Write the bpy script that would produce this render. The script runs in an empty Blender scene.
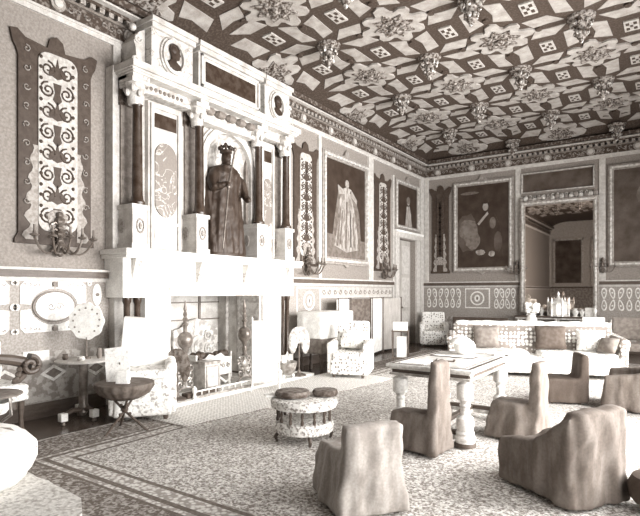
import bpy, bmesh, math, random
from mathutils import Vector, Matrix, noise
R = math.radians; PI = math.pi
random.seed(7)
S = bpy.context.scene; COL = S.collection

# ------------------------------------------------------------------ materials
def sep(v):
    """a tone of the warm brown-to-white print, v = 0..1"""
    d = (80, 69, 61); l = (255, 254, 250)
    out = []
    for a, b in zip(d, l):
        c = max(12, a + (b - a) * v) / 255
        out.append(c / 12.92 if c <= .04045 else ((c + .055) / 1.055) ** 2.4)
    return (*out, 1)
def N(nt, t, **kw):
    n = nt.nodes.new(t)
    for k, v in kw.items(): setattr(n, k, v)
    return n
MC = {}
def mat(name, v, v2=None, kind='noise', scale=8, rough=.7, metal=0, lo=.4, hi=.6, stretch=(1, 1, 1), bump=0, rand=1.0, detail=4, dist=0):
    if name in MC: return MC[name]
    m = bpy.data.materials.new(name); m.use_nodes = True; nt = m.node_tree
    b = nt.nodes['Principled BSDF']; b.inputs['Roughness'].default_value = rough; b.inputs['Metallic'].default_value = metal
    b.inputs['Specular IOR Level'].default_value = .35
    if v2 is None:
        v2 = max(0, v - .06); kind = 'noise'; lo, hi = .3, .7
    tc = N(nt, 'ShaderNodeTexCoord'); mp = N(nt, 'ShaderNodeMapping'); mp.inputs['Scale'].default_value = stretch
    nt.links.new(tc.outputs['Object'], mp.inputs[0])
    if kind in ('noise', 'vein'):
        t = N(nt, 'ShaderNodeTexNoise'); t.inputs['Scale'].default_value = scale; t.inputs['Detail'].default_value = detail
        t.inputs['Distortion'].default_value = dist; out = t.outputs['Fac']
    elif kind in ('cells', 'spots', 'edge'):
        t = N(nt, 'ShaderNodeTexVoronoi'); t.inputs['Scale'].default_value = scale; t.inputs['Randomness'].default_value = rand
        if kind == 'edge': t.feature = 'DISTANCE_TO_EDGE'
        out = t.outputs['Distance']
    elif kind == 'check':
        t = N(nt, 'ShaderNodeTexChecker'); t.inputs['Scale'].default_value = scale; out = t.outputs['Fac']
    elif kind == 'wave':
        t = N(nt, 'ShaderNodeTexWave'); t.inputs['Scale'].default_value = scale; t.inputs['Distortion'].default_value = dist; out = t.outputs['Fac']
    elif kind == 'brick':
        t = N(nt, 'ShaderNodeTexBrick'); t.inputs['Scale'].default_value = scale; out = t.outputs['Fac']
    nt.links.new(mp.outputs[0], t.inputs['Vector'])
    src = out
    if kind == 'vein':
        a = N(nt, 'ShaderNodeMath', operation='SUBTRACT'); a.inputs[1].default_value = .5; nt.links.new(out, a.inputs[0])
        a2 = N(nt, 'ShaderNodeMath', operation='ABSOLUTE'); nt.links.new(a.outputs[0], a2.inputs[0]); out = a2.outputs[0]
    r = N(nt, 'ShaderNodeValToRGB'); e = r.color_ramp.elements
    if lo > hi: lo, hi, v, v2 = hi, lo, v2, v
    e[0].position = lo; e[0].color = sep(v); e[1].position = hi; e[1].color = sep(v2)
    nt.links.new(out, r.inputs[0])
    # faint mottling over everything, as in cloth, wood and plaster
    g = N(nt, 'ShaderNodeTexNoise'); g.inputs['Scale'].default_value = 55; g.inputs['Detail'].default_value = 3
    nt.links.new(tc.outputs['Object'], g.inputs['Vector'])
    gr = N(nt, 'ShaderNodeMapRange'); gr.inputs[3].default_value = .86; gr.inputs[4].default_value = 1.08
    gr.inputs[1].default_value = .3; gr.inputs[2].default_value = .7
    nt.links.new(g.outputs['Fac'], gr.inputs[0])
    mx = N(nt, 'ShaderNodeMix', data_type='RGBA', blend_type='MULTIPLY'); mx.inputs[0].default_value = 1
    nt.links.new(r.outputs[0], mx.inputs[6]); nt.links.new(gr.outputs[0], mx.inputs[7])
    nt.links.new(mx.outputs[2], b.inputs['Base Color'])
    if bump:
        bp = N(nt, 'ShaderNodeBump'); bp.inputs['Strength'].default_value = bump; bp.inputs['Distance'].default_value = .01
        nt.links.new(src, bp.inputs['Height']); nt.links.new(bp.outputs[0], b.inputs['Normal'])
    MC[name] = m; return m

M = dict(
 wall=mat('wall_silk', .40, .32, scale=30, rough=.85),
 wallp=mat('pilaster_paint', .72, .62, scale=12),
 white=mat('white_marble', .97, .90, kind='noise', scale=5, rough=.45),
 white2=mat('shaded_stained_marble', .74, .52, kind='noise', scale=6, lo=.38, hi=.7, rough=.5, detail=7),  # white marble darkened for the weaker light higher up, plus stain mottling
 whitev=mat('veined_marble', .70, .36, kind='vein', scale=3.5, lo=.022, hi=0.0, rough=.4, dist=1.2),
 grey=mat('grey_marble', .30, .72, kind='vein', scale=4, lo=.022, hi=0.0, rough=.35, dist=1.5),
 pale=mat('pale_marble', .75, .5, kind='noise', scale=9, dist=1.2, rough=.5),
 black=mat('black_marble', -.14, -.04, scale=9, rough=.25),
 bronze=mat('dark_bronze', -.14, -.06, scale=9, rough=.5, metal=.1),
 dwood=mat('dark_wood', .08, .02, kind='noise', scale=6, stretch=(1, 1, 5), rough=.45),
 board=mat('board_brown', -.02, -.08, scale=18, rough=.6),
 boardp=mat('board_pale_strapwork', .50, .34, scale=20, rough=.7),
 inlay=mat('pale_inlay', .66, .52, scale=25, rough=.6),
 dado=mat('dado_leather', .50, .38, scale=40, rough=.6),
 dadod=mat('dado_leather_pattern', .36, .58, kind='noise', scale=11, lo=.47, hi=.54, rough=.6),
 motif=mat('pale_dado_motif', .92, .80, scale=22, rough=.6),
 ring=mat('mid_outline', .30, .22, scale=22, rough=.6),
 floor=mat('polished_floorboards', .07, .0, kind='noise', scale=3, stretch=(9, .6, 1), rough=.22),
 rib=mat('ceiling_rib', -.08, .04, kind='noise', scale=30, lo=.45, hi=.65, rough=.7, detail=6),
 field=mat('ceiling_field', .58, .36, kind='noise', scale=7, lo=.3, hi=.75, rough=.8),
 sqr=mat('ceiling_square', .64, .52, scale=20),
 orn=mat('ceiling_ornament', -.06, .46, kind='noise', scale=26, lo=.42, hi=.6, rough=.6, bump=.4),
 gilt=mat('gilt_pendant', .75, .12, kind='noise', scale=24, lo=.42, hi=.56, rough=.3, metal=.35),
 frieze=mat('cornice_frieze', -.06, .28, kind='noise', scale=17, lo=.5, hi=.62, rough=.6),
 edge=mat('cornice_edge', .70, .6, scale=10),
 medal=mat('frieze_medallion', .50, .3, kind='noise', scale=30, lo=.4, hi=.6),
 frame=mat('gilt_frame', .52, .38, kind='noise', scale=14, rough=.4, metal=.2),
 framel=mat('gilt_frame_pale', .85, .6, scale=14, rough=.4, metal=.2),
 canvas=mat('dark_canvas', -.16, -.04, scale=4, rough=.5, lo=.35, hi=.75),
 canvas2=mat('brown_canvas', -.06, .14, scale=3, rough=.5, lo=.35, hi=.75),
 pflesh=mat('painted_pale', .5, .38, scale=14), pmid=mat('painted_mid', .12, .24, scale=10),
 pflesh2=mat('painted_cloud', .28, .16, scale=5), pcloth=mat('painted_gown', .55, .26, kind='noise', scale=16, stretch=(1, 1, .4), lo=.4, hi=.62),
 brass=mat('brass', .26, .12, scale=16, rough=.3, metal=.3), sbrass=mat('pale_brass', .34, .2, scale=16, rough=.3, metal=.3),
 steel=mat('polished_steel', .62, .35, kind='noise', scale=14, rough=.3, metal=.35),
 silver=mat('silver', .98, .85, scale=14, rough=.25, metal=.2),
 iron=mat('iron', .04, .0, scale=14, rough=.5),
 fback=mat('fireback', .55, .88, kind='noise', scale=11, lo=.44, hi=.56, rough=.8, bump=.5),
 tile=mat('hearth_panel', .82, .66, kind='noise', scale=6, rough=.7),
 carpet=mat('carpet_field', .28, .86, kind='noise', scale=46, lo=.40, hi=.62, rough=.95, detail=6, dist=.6),
 carpetd=mat('carpet_border', .14, .56, kind='noise', scale=34, lo=.44, hi=.62, rough=.95, detail=5, dist=.5),
 carpetl=mat('carpet_pale_band', .80, .46, kind='cells', scale=26, lo=.35, hi=.6, rough=.95),
 carpets=mat('carpet_dark_stripe', .14, .24, scale=30, rough=.95),
 mat_=mat('hearth_mat', .38, .92, kind='spots', scale=20, lo=.22, hi=.45, rand=.15, rough=.95, stretch=(1, 1, 0)),
 chintz=mat('floral_chintz', .95, .52, kind='noise', scale=20, lo=.50, hi=.66, rough=.8, dist=.8),
 chintz2=mat('sprigged_chintz', .28, .92, kind='spots', scale=17, lo=.22, hi=.38, rand=.6, rough=.8),
 needle=mat('needlework', .88, .36, kind='noise', scale=38, lo=.46, hi=.62, rough=.85),
 spot=mat('spotted_chintz', .92, .28, kind='spots', scale=14, lo=.36, hi=.50, rand=.3, rough=.8),
 white_c=mat('white_cloth', .98, .90, scale=9, rough=.85),
 holl=mat('holland_cover', .24, .14, scale=16, stretch=(1, 1, .3), rough=.85),
 holll=mat('pale_holland_cover', .50, .38, kind='noise', scale=14, stretch=(1, 1, .3), rough=.85),
 holld=mat('dark_holland_cover', .06, .0, scale=10, stretch=(1, 1, .3), rough=.8),
 dcloth=mat('dark_cloth', .20, .06, scale=12, rough=.8),
 cush=mat('tan_cushion', .34, .22, scale=14, rough=.85),
 cushd=mat('brown_cushion', .10, .02, scale=14, rough=.85),
 marq=mat('pale_table_leg', .93, .75, kind='noise', scale=12, rough=.35),
 ttop=mat('inlaid_tabletop', .90, .70, kind='noise', scale=12, lo=.45, hi=.62, rough=.3),
 paper=mat('white_paper', .97, .92, scale=8, rough=.8),
 print_=mat('pencil_print', .95, .75, kind='noise', scale=22, lo=.55, hi=.68, rough=.8),
 feather=mat('feather_fan', .30, .02, kind='noise', scale=16, stretch=(1, 1, 1), lo=.42, hi=.6, rough=.8),
 feather2=mat('pale_feather_fan', .88, .5, kind='noise', scale=16, lo=.45, hi=.62, rough=.8),
 glass=mat('pale_glass', .72, .55, scale=12, rough=.15),
 fur=mat('pale_fur', .84, .5, kind='noise', scale=30, lo=.45, hi=.7, rough=.95, bump=.8),
 doorp=mat('door_paint', .62, .52, scale=9, stretch=(1, 1, .3)),
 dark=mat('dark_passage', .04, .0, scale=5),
)
def mirror_mat():
    m = bpy.data.materials.new('mirror_glass'); m.use_nodes = True; b = m.node_tree.nodes['Principled BSDF']
    b.inputs['Metallic'].default_value = 1; b.inputs['Roughness'].default_value = .02; b.inputs['Base Color'].default_value = (.62, .55, .5, 1)
    return m
M['mirror'] = mirror_mat()

# ------------------------------------------------------------------ mesh building
class MB:
    def __init__(s): s.v = []; s.f = []; s.m = []; s.mats = []
    def mi(s, m):
        m = M[m] if isinstance(m, str) else m
        if m not in s.mats: s.mats.append(m)
        return s.mats.index(m)
    def add(s, vs, fs, m):
        o = len(s.v); k = s.mi(m); s.v += [tuple(p) for p in vs]
        for f in fs: s.f.append([o + i for i in f]); s.m.append(k)
    def box(s, x0, x1, y0, y1, z0, z1, m):
        s.add([(x0,y0,z0),(x1,y0,z0),(x1,y1,z0),(x0,y1,z0),(x0,y0,z1),(x1,y0,z1),(x1,y1,z1),(x0,y1,z1)],
              [(0,3,2,1),(4,5,6,7),(0,1,5,4),(1,2,6,5),(2,3,7,6),(3,0,4,7)], m)
    def prism(s, poly, pl, a0, a1, m):
        n = len(poly)
        P = {'X': lambda a, p: (a, p[0], p[1]), 'Y': lambda a, p: (p[0], a, p[1]), 'Z': lambda a, p: (p[0], p[1], a)}[pl]
        s.add([P(a0, p) for p in poly] + [P(a1, p) for p in poly],
              [tuple(range(n)), tuple(range(2*n-1, n-1, -1))] + [(i, (i+1) % n, n+(i+1) % n, n+i) for i in range(n)], m)
    def lathe(s, prof, c, m, n=20, sx=1, sy=1, a0=0, a1=2*PI, wob=None):
        full = abs(a1-a0-2*PI) < 1e-6; k = n if full else n+1
        vs = []
        for r, z in prof:
            for i in range(k):
                a = a0 + (a1-a0)*i/n; q = r*(wob(a, z) if wob else 1)
                vs.append((c[0]+q*math.cos(a)*sx, c[1]+q*math.sin(a)*sy, c[2]+z))
        fs = []
        for j in range(len(prof)-1):
            for i in range(n):
                i2 = (i+1) % k if full else i+1
                fs.append((j*k+i, j*k+i2, (j+1)*k+i2, (j+1)*k+i))
        if full:
            fs.append(tuple(range(k))); fs.append(tuple((len(prof)-1)*k+i for i in reversed(range(k))))
        s.add(vs, fs, m)
    def tube(s, pts, r, m, n=7):
        pts = [Vector(p) for p in pts]; rs = r if isinstance(r, (list, tuple)) else [r]*len(pts)
        vs = []; up = Vector((0.13, .31, .94))
        for i, p in enumerate(pts):
            t = (pts[min(i+1, len(pts)-1)] - pts[max(i-1, 0)]).normalized()
            a = t.cross(up)
            if a.length < .05: a = t.cross(Vector((1, 0, 0)))
            a.normalize(); b = t.cross(a)
            for k in range(n):
                th = 2*PI*k/n; vs.append(p + (a*math.cos(th) + b*math.sin(th))*rs[i])
        fs = [(j*n+i, j*n+(i+1) % n, (j+1)*n+(i+1) % n, (j+1)*n+i) for j in range(len(pts)-1) for i in range(n)]
        fs += [tuple(range(n)), tuple((len(pts)-1)*n+i for i in reversed(range(n)))]
        s.add(vs, fs, m)
    def ball(s, c, r, m, n=12, sz=1, sx=1, sy=1):
        prof = [(max(.001, r*math.sin(PI*j/8)), -r*sz*math.cos(PI*j/8)) for j in range(9)]
        s.lathe(prof, c, m, n, sx, sy)
    def ring(s, c, r0, r1, pl, a0, a1, m, n=24, sa=1, sb=1, t0=0, t1=2*PI):
        """flat ring in a wall plane, centre c = (u, v)"""
        full = abs(t1-t0-2*PI) < 1e-6
        for i in range(n):
            A = t0+(t1-t0)*i/n; B = t0+(t1-t0)*(i+1)/n
            q = [(c[0]+r*sa*math.cos(t), c[1]+r*sb*math.sin(t)) for r, t in ((r0, A), (r1, A), (r1, B), (r0, B))]
            s.prism(q, pl, a0, a1, m)
    def disc(s, c, r, pl, a0, a1, m, n=20, sa=1, sb=1):
        s.prism([(c[0]+r*sa*math.cos(2*PI*i/n), c[1]+r*sb*math.sin(2*PI*i/n)) for i in range(n)], pl, a0, a1, m)
    def build(s, name, parent=None, loc=(0, 0, 0), smooth=True, bevel=0, ang=35):
        me = bpy.data.meshes.new(name); me.from_pydata(s.v, [], s.f)
        for m in s.mats: me.materials.append(m)
        for p, k in zip(me.polygons, s.m): p.material_index = k
        bm = bmesh.new(); bm.from_mesh(me)
        bmesh.ops.recalc_face_normals(bm, faces=bm.faces); bm.to_mesh(me); bm.free()
        if smooth: me.shade_smooth(); me.set_sharp_from_angle(angle=R(ang))
        o = bpy.data.objects.new(name, me); COL.objects.link(o)
        if parent is not None:
            o.parent = parent
        o.location = loc
        if bevel:
            b = o.modifiers.new('bevel', 'BEVEL'); b.width = bevel; b.segments = 2; b.limit_method = 'ANGLE'
        return o

def soft(o, voxel=.03, smooth=6, fold=0, ff=9, crumple=0, seed=0, keep_low=0, sub=0):
    """merge, round and fold a cloth-covered shape; baked into the mesh"""
    md = o.modifiers.new('r', 'REMESH'); md.mode = 'VOXEL'; md.voxel_size = voxel
    ms = o.modifiers.new('s', 'SMOOTH'); ms.iterations = smooth; ms.factor = .5
    bpy.context.view_layer.update()
    dg = bpy.context.evaluated_depsgraph_get()
    me = bpy.data.meshes.new_from_object(o.evaluated_get(dg))
    mats = list(o.data.materials)
    o.modifiers.clear(); old = o.data; o.data = me
    me.materials.clear()
    for m in mats[:1]: me.materials.append(m)
    for p in me.polygons: p.material_index = 0
    zs = [v.co.z for v in me.vertices]; z0, z1 = min(zs), max(zs)
    nn = [v.normal.copy() for v in me.vertices]
    for v, n in zip(me.vertices, nn):
        p = v.co; h = (p.z-z0)/(z1-z0+1e-6)
        d = 0
        if fold:
            hn = Vector((n.x, n.y, 0)).length
            d += fold*(1.15-.75*h)*hn*noise.noise(Vector((p.x*ff+seed, p.y*ff, p.z*1.1)))*2
            d += .5*fold*hn*noise.noise(Vector(((p.x+p.z*.5)*ff*1.7, (p.y-p.z*.4)*ff*1.7, p.z*3+seed)))
        if crumple: d += crumple*noise.noise(Vector((p.x*7+seed, p.y*7, p.z*7)))*2
        v.co = p + n*d
        if v.co.z < z0: v.co.z = z0
    me.shade_smooth()
    bpy.data.meshes.remove(old)
    return o

def thing(name, label, cat, loc=(0, 0, 0), rz=0, group=None):
    o = bpy.data.objects.new(name, None); COL.objects.link(o); o.location = loc; o.rotation_euler = (0, 0, R(rz))
    o.empty_display_size = .1
    o['label'] = label; o['category'] = cat
    if group: o['group'] = group
    return o
def tag(o, label, cat, group=None):
    o['label'] = label; o['category'] = cat
    if group: o['group'] = group
    return o
def struct(o): o['kind'] = 'structure'; return o
def dup(root, loc, label, rz=None):
    r = root.copy(); COL.objects.link(r); r.location = loc; r['label'] = label
    if rz is not None: r.rotation_euler = (0, 0, R(rz))
    for ch in list(root.children):
        c = ch.copy(); COL.objects.link(c); c.parent = r
        for g in ch.children:
            d = g.copy(); COL.objects.link(d); d.parent = c
    return r
def spiral(c, r, turns, dirn, a0, pl, w, n=22):
    """points of a scroll in a wall plane; pl 'X' -> (w,y,z), 'Y' -> (x,w,z)"""
    out = []
    for i in range(n):
        t = i/(n-1); a = a0+dirn*turns*2*PI*t; q = r*(1-.85*t)
        u, v = c[0]+q*math.cos(a), c[1]+q*math.sin(a)
        out.append((w, u, v) if pl == 'X' else (u, w, v))
    return out

# ------------------------------------------------------------------ room dimensions (camera stands at x=0,y=0)
XL, XR, YF, YB = -6.23, 1.3, 14.5, -4.5
ZC = 5.6; ZT = 5.3
FY0, FY1, FZ = 4.78, 6.76, 1.45          # fireplace opening

# floor
b = MB(); b.box(XL-.7, XR+.3, YB-.2, YF+.3, -.1, 0, 'floor'); struct(b.build('floor'))
# left wall, pierced by the fireplace and the door
b = MB()
for y0, y1, z0, z1 in ((YB, FY0, 0, ZT+.2), (FY0, FY1, FZ, ZT+.2), (FY1, 12.75, 0, ZT+.2), (12.75, 13.9, 2.95, ZT+.2), (13.9, YF+.2, 0, ZT+.2)):
    b.box(XL-.25, XL, y0, y1, z0, z1, 'wall')
b.box(XL-.8, XL-.72, FY0-.1, FY1+.1, 0, 2, 'tile')          # back of the fire recess
b.box(XL-.8, XL-.25, FY0-.1, FY0, 0, 2, 'tile'); b.box(XL-.8, XL-.25, FY1, FY1+.1, 0, 2, 'tile')
b.box(XL-.8, XL-.25, FY0-.1, FY1+.1, FZ+.15, 2, 'dark')
for y in (5.25, 6.3):                                       # moulded panels inside the recess
    b.box(XL-.72, XL-.69, y-.02, y+.02, 0, 1.5, 'ring')
for z in (.55, 1.0, 1.3): b.box(XL-.72, XL-.69, FY0, FY1, z, z+.02, 'ring')
for k, (yy, q) in enumerate(((FY1-.02, 0), (FY1-.02, 1))):
    b.tube([(XL-.15-.32*q, yy, 0), (XL-.15-.32*q, yy, 1.45)], .035, 'pale', 8)
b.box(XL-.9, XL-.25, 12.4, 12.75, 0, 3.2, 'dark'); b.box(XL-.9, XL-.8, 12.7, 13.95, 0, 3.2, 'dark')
struct(b.build('wall_left'))
b = MB(); b.box(XL-.25, XR+.25, YF, YF+.2, 0, ZT+.2, 'wall')
for x in (-6.13, -3.5, -1.5):                               # paler pilaster strips
    b.box(x-.07, x+.07, YF-.03, YF, 1.78, 4.85, 'wallp')
struct(b.build('wall_far'))
b = MB(); b.box(XL-.25, XR+.25, YB-.2, YB, 0, ZT+.3, 'wallp')
b.box(XL, XR, YB, YB+.05, 0, 1.7, 'dadod'); b.box(XL, XR, YB, YB+.08, 1.7, 1.78, 'dwood')
for x in (-5.2, -3.2, -1.4): b.box(x-.7, x+.7, YB, YB+.06, 2.0, 4.5, 'canvas2'); b.box(x-.8, x-.7, YB, YB+.1, 1.9, 4.6, 'framel'); b.box(x+.7, x+.8, YB, YB+.1, 1.9, 4.6, 'framel'); b.box(x-.8, x+.8, YB, YB+.1, 4.5, 4.6, 'framel')
struct(b.build('wall_back'))
WIN = [(2.1, 2.4), (5.4, 2.4), (8.7, 2.2), (12.0, 2.0)]
b = MB(); last = YB
for c, w in WIN:
    b.box(XR, XR+.25, last, c-w/2, 0, ZT+.3, 'cushd'); b.box(XR, XR+.25, c-w/2, c+w/2, 0, .4, 'cushd'); b.box(XR, XR+.25, c-w/2, c+w/2, 3.5, ZT+.3, 'cushd'); last = c+w/2
b.box(XR, XR+.25, last, YF+.2, 0, ZT+.3, 'cushd'); struct(b.build('wall_right'))
for i, (c, w) in enumerate(WIN):
    b = MB()
    for k in range(5):
        y = c-w/2+w*k/4; b.box(XR+.08, XR+.16, y-.03, y+.03, .4, 3.5, 'wallp')
    for z in (.43, 1.5, 2.5, 3.47): b.box(XR+.08, XR+.16, c-w/2, c+w/2, z-.03, z+.03, 'wallp')
    struct(b.build('window_%d' % (i+1)))

# ------------------------------------------------------------------ ceiling
def cz(x, y):
    d = min(x-XL, YF-y, XR-x); e = max(0, 1-d/.95)
    return ZC - .34*e*e
def clipwarp(b, poly, m, dz):
    """a plaster field laid on the vaulted ceiling, given in plan"""
    poly = [(min(max(x, XL+.24), XR-.1), min(y, YF-.24)) for x, y in poly]
    n = len(poly); cxm = sum(p[0] for p in poly)/n; cym = sum(p[1] for p in poly)/n
    A = sum(poly[i][0]*poly[(i+1) % n][1]-poly[(i+1) % n][0]*poly[i][1] for i in range(n))
    if abs(A) < .004: return
    inner = [((x+cxm)/2, (y+cym)/2) for x, y in poly]
    P = lambda p, e: (p[0], p[1], cz(*p)-e)
    vs = [P(p, 0) for p in poly]+[P(p, dz) for p in poly]+[P(p, dz) for p in inner]+[P((cxm, cym), dz)]
    fs = []
    for i in range(n):
        j = (i+1) % n
        fs += [(i, j, n+j, n+i), (n+i, n+j, 2*n+j, 2*n+i), (2*n+i, 2*n+j, 3*n)]
    b.add(vs, fs, m)
b = MB()
nx, ny = 40, 56; xs = [XL+(XR-XL)*i/nx for i in range(nx+1)]; ys = [YB+(YF-YB)*j/ny for j in range(ny+1)]
xs = sorted(xs+[XL+.1, XL+.3, XL+.5]); ys = sorted(ys+[YF-.1, YF-.5]); nx = len(xs)-1; ny = len(ys)-1
b.add([(x, y, cz(x, y)) for y in ys for x in xs], [(j*(nx+1)+i, j*(nx+1)+i+1, (j+1)*(nx+1)+i+1, (j+1)*(nx+1)+i) for j in range(ny) for i in range(nx)], 'rib')
PX, PY = 1.2, 1.395; X0, Y0 = -3.56, 7.15
def rim(poly, k):
    n = len(poly); cxm = sum(p[0] for p in poly)/n; cym = sum(p[1] for p in poly)/n
    return [(cxm+(x-cxm)*k, cym+(y-cym)*k) for x, y in poly]
for i in range(-3, 5):
    for j in range(-6, 7):
        sx = X0+PX*(i-.5); sy = Y0+PY*(j+.5)
        if not (XL+.1 < sx < XR-.1 and -1 < sy < YF-.1): continue
        clipwarp(b, [(sx-.10, sy-.18), (sx+.10, sy-.18), (sx+.10, sy+.18), (sx-.10, sy+.18)], 'sqr', .02)
        for a in (-1, 1):
            for c in (-1, 1):
                px, py = sx+a*.05, sy+c*.085
                clipwarp(b, [(px-.024, py-.038), (px+.024, py-.038), (px+.024, py+.038), (px-.024, py+.038)], 'rib', .026)
        clipwarp(b, [(sx-.02, sy-.03), (sx+.02, sy-.03), (sx+.02, sy+.03), (sx-.02, sy+.03)], 'rib', .026)
        # which diagonal neighbours are pendants?  cartouche at (i+j even) nodes
        e = 1 if (i+j) % 2 == 0 else -1      # node (i, j) lower-right of the square
        # pendants lie at (+,+) and (-,-) when e>0, else at (-,+) and (+,-)
        q = e
        F4 = [[(.27, -.22), (.53, -.10), (.48, .10), (.53, .44), (.30, .36)],
              [(-.27, .22), (-.53, .10), (-.48, -.10), (-.53, -.44), (-.30, -.36)],
              [(-.18, .38), (.18, .36), (.38, .62), (.14, .61), (-.06, .64)],
              [(.18, -.38), (-.18, -.36), (-.38, -.62), (-.14, -.61), (.06, -.64)]]
        for F in F4:
            pl = [(sx+u, sy+v*q) for u, v in F]
            clipwarp(b, rim(pl, 1.0), 'field', .008)
        for (u, v) in ((.6, 0), (0, .7)):
            clipwarp(b, [(sx+u+.05*math.cos(t*PI/4), sy+v+.06*math.sin(t*PI/4)) for t in range(8)], 'rib', .03)
ceil_ = struct(b.build('ceiling', ang=50))
LOB = [(0, .57), (.09, .52), (.12, .38), (.16, .35), (.27, .40), (.37, .36), (.39, .26), (.33, .16), (.37, .12), (.50, .10), (.57, 0)]
Q = LOB[:]
cart = Q + [(x, -y) for x, y in reversed(Q[:-1])]; cart = cart + [(-x, y) for x, y in reversed(cart[1:-1])]
def star(k, r0, r1, sx=1, sy=1, ph=0):
    return [((r0 if t % 2 else r1)*math.cos(PI*t/k+ph)*sx, (r0 if t % 2 else r1)*math.sin(PI*t/k+ph)*sy) for t in range(2*k)]
for i in range(-3, 5):
    for j in range(-6, 7):
        x = X0+PX*i; y = Y0+PY*j
        if not (XL-.2 < x < XR-.2 and .5 < y < YF+.1): continue
        if (i+j) % 2 == 0:
            b = MB()
            clipwarp(b, [(x+u*.97, y+v*.97) for u, v in cart], 'field', .03)
            clipwarp(b, [(x+u, y+v) for u, v in star(8, .21, .33, 1, 1.1)], 'orn', .05)
            for t in range(8):
                a = t*PI/4; u, v = x+.15*math.cos(a), y+.17*math.sin(a)
                if XL+.3 < u < XR-.1 and v < YF-.3: b.ball((u, v, cz(u, v)-.05), .055, 'orn', 8, .5)
            if XL+.3 < x < XR-.1 and y < YF-.3: b.ball((x, y, cz(x, y)-.06), .08, 'orn', 10, .7)
            if b.v: b.build('cartouche', ceil_, ang=50)
        elif XL+.3 < x < XR-.3 and y < YF-.3:
            b = MB(); z = cz(x, y)
            b.lathe([(.20, .0), (.19, -.04), (.14, -.06), (.11, -.10), (.07, -.14), (.05, -.23), (.075, -.27), (.06, -.32), (.01, -.38)], (x, y, z), 'orn', 14)
            rr = random.Random(i*31+j)
            for t in range(8):
                a = t*PI/4+rr.random()*.2
                for r_, zz, s_ in ((.13, -.11, .036), (.085, -.25, .03)):
                    b.ball((x+r_*math.cos(a), y+r_*math.sin(a), z+zz), s_, 'gilt', 7, 1.3)
            b.ball((x, y, z-.35), .035, 'gilt', 8, 1.4)
            b.build('pendant_boss', ceil_)

# cornice and frieze
def cornice(name, wall):
    b = MB()
    if wall == 'L': A, B = YB, YF; W = lambda d0, d1, a0, a1, z0, z1, m: b.box(XL+d0, XL+d1, a0, a1, z0, z1, m); pl, base, sg = 'X', XL, 1
    else: A, B = XL, XR; W = lambda d0, d1, a0, a1, z0, z1, m: b.box(a0, a1, YF-d1, YF-d0, z0, z1, m); pl, base, sg = 'Y', YF, -1
    W(0, .05, A, B, 4.86, 4.89, 'edge'); W(0, .035, A, B, 4.80, 4.86, 'wallp')
    W(0, .06, A, B, 4.89, 5.08, 'frieze'); W(0, .10, A, B, 5.06, 5.09, 'ring')
    W(0, .15, A, B, 5.15, 5.19, 'frieze'); W(0, .24, A, B, 5.19, 5.215, 'edge'); W(0, .27, A, B, 5.235, 5.32, 'frieze'); W(0,.2,A,B,5.2,5.25,'ring')
    n = int((B-A)/.13)
    for k in range(n):
        a = A+.065+k*.13
        if wall == 'L' and a < 1.5: continue
        W(0, .14, a-.035, a+.035, 5.09, 5.15, 'medal')
    k = 0; a = (3.34 if wall == 'L' else -5.75)
    while a < B-.2:
        b.disc((a, 4.985), .095, pl, base+sg*.05, base+sg*.085, 'medal', 14)
        b.disc((a, 4.985), .055, pl, base+sg*.08, base+sg*.10, 'edge', 10)
        if a+1.0 < B:
            for s_ in (-1, 1):
                for q in range(3):
                    c = a+.5+s_*(.12+.11*q)
                    b.tube(spiral((c, 4.985), .045, .9, s_, PI*(q % 2), pl, base+sg*.065, 10), .009, 'medal', 4)
        a += 1.0
    return struct(b.build(name))
cornice('trim_1', 'L'); cornice('trim_2', 'F')

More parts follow.
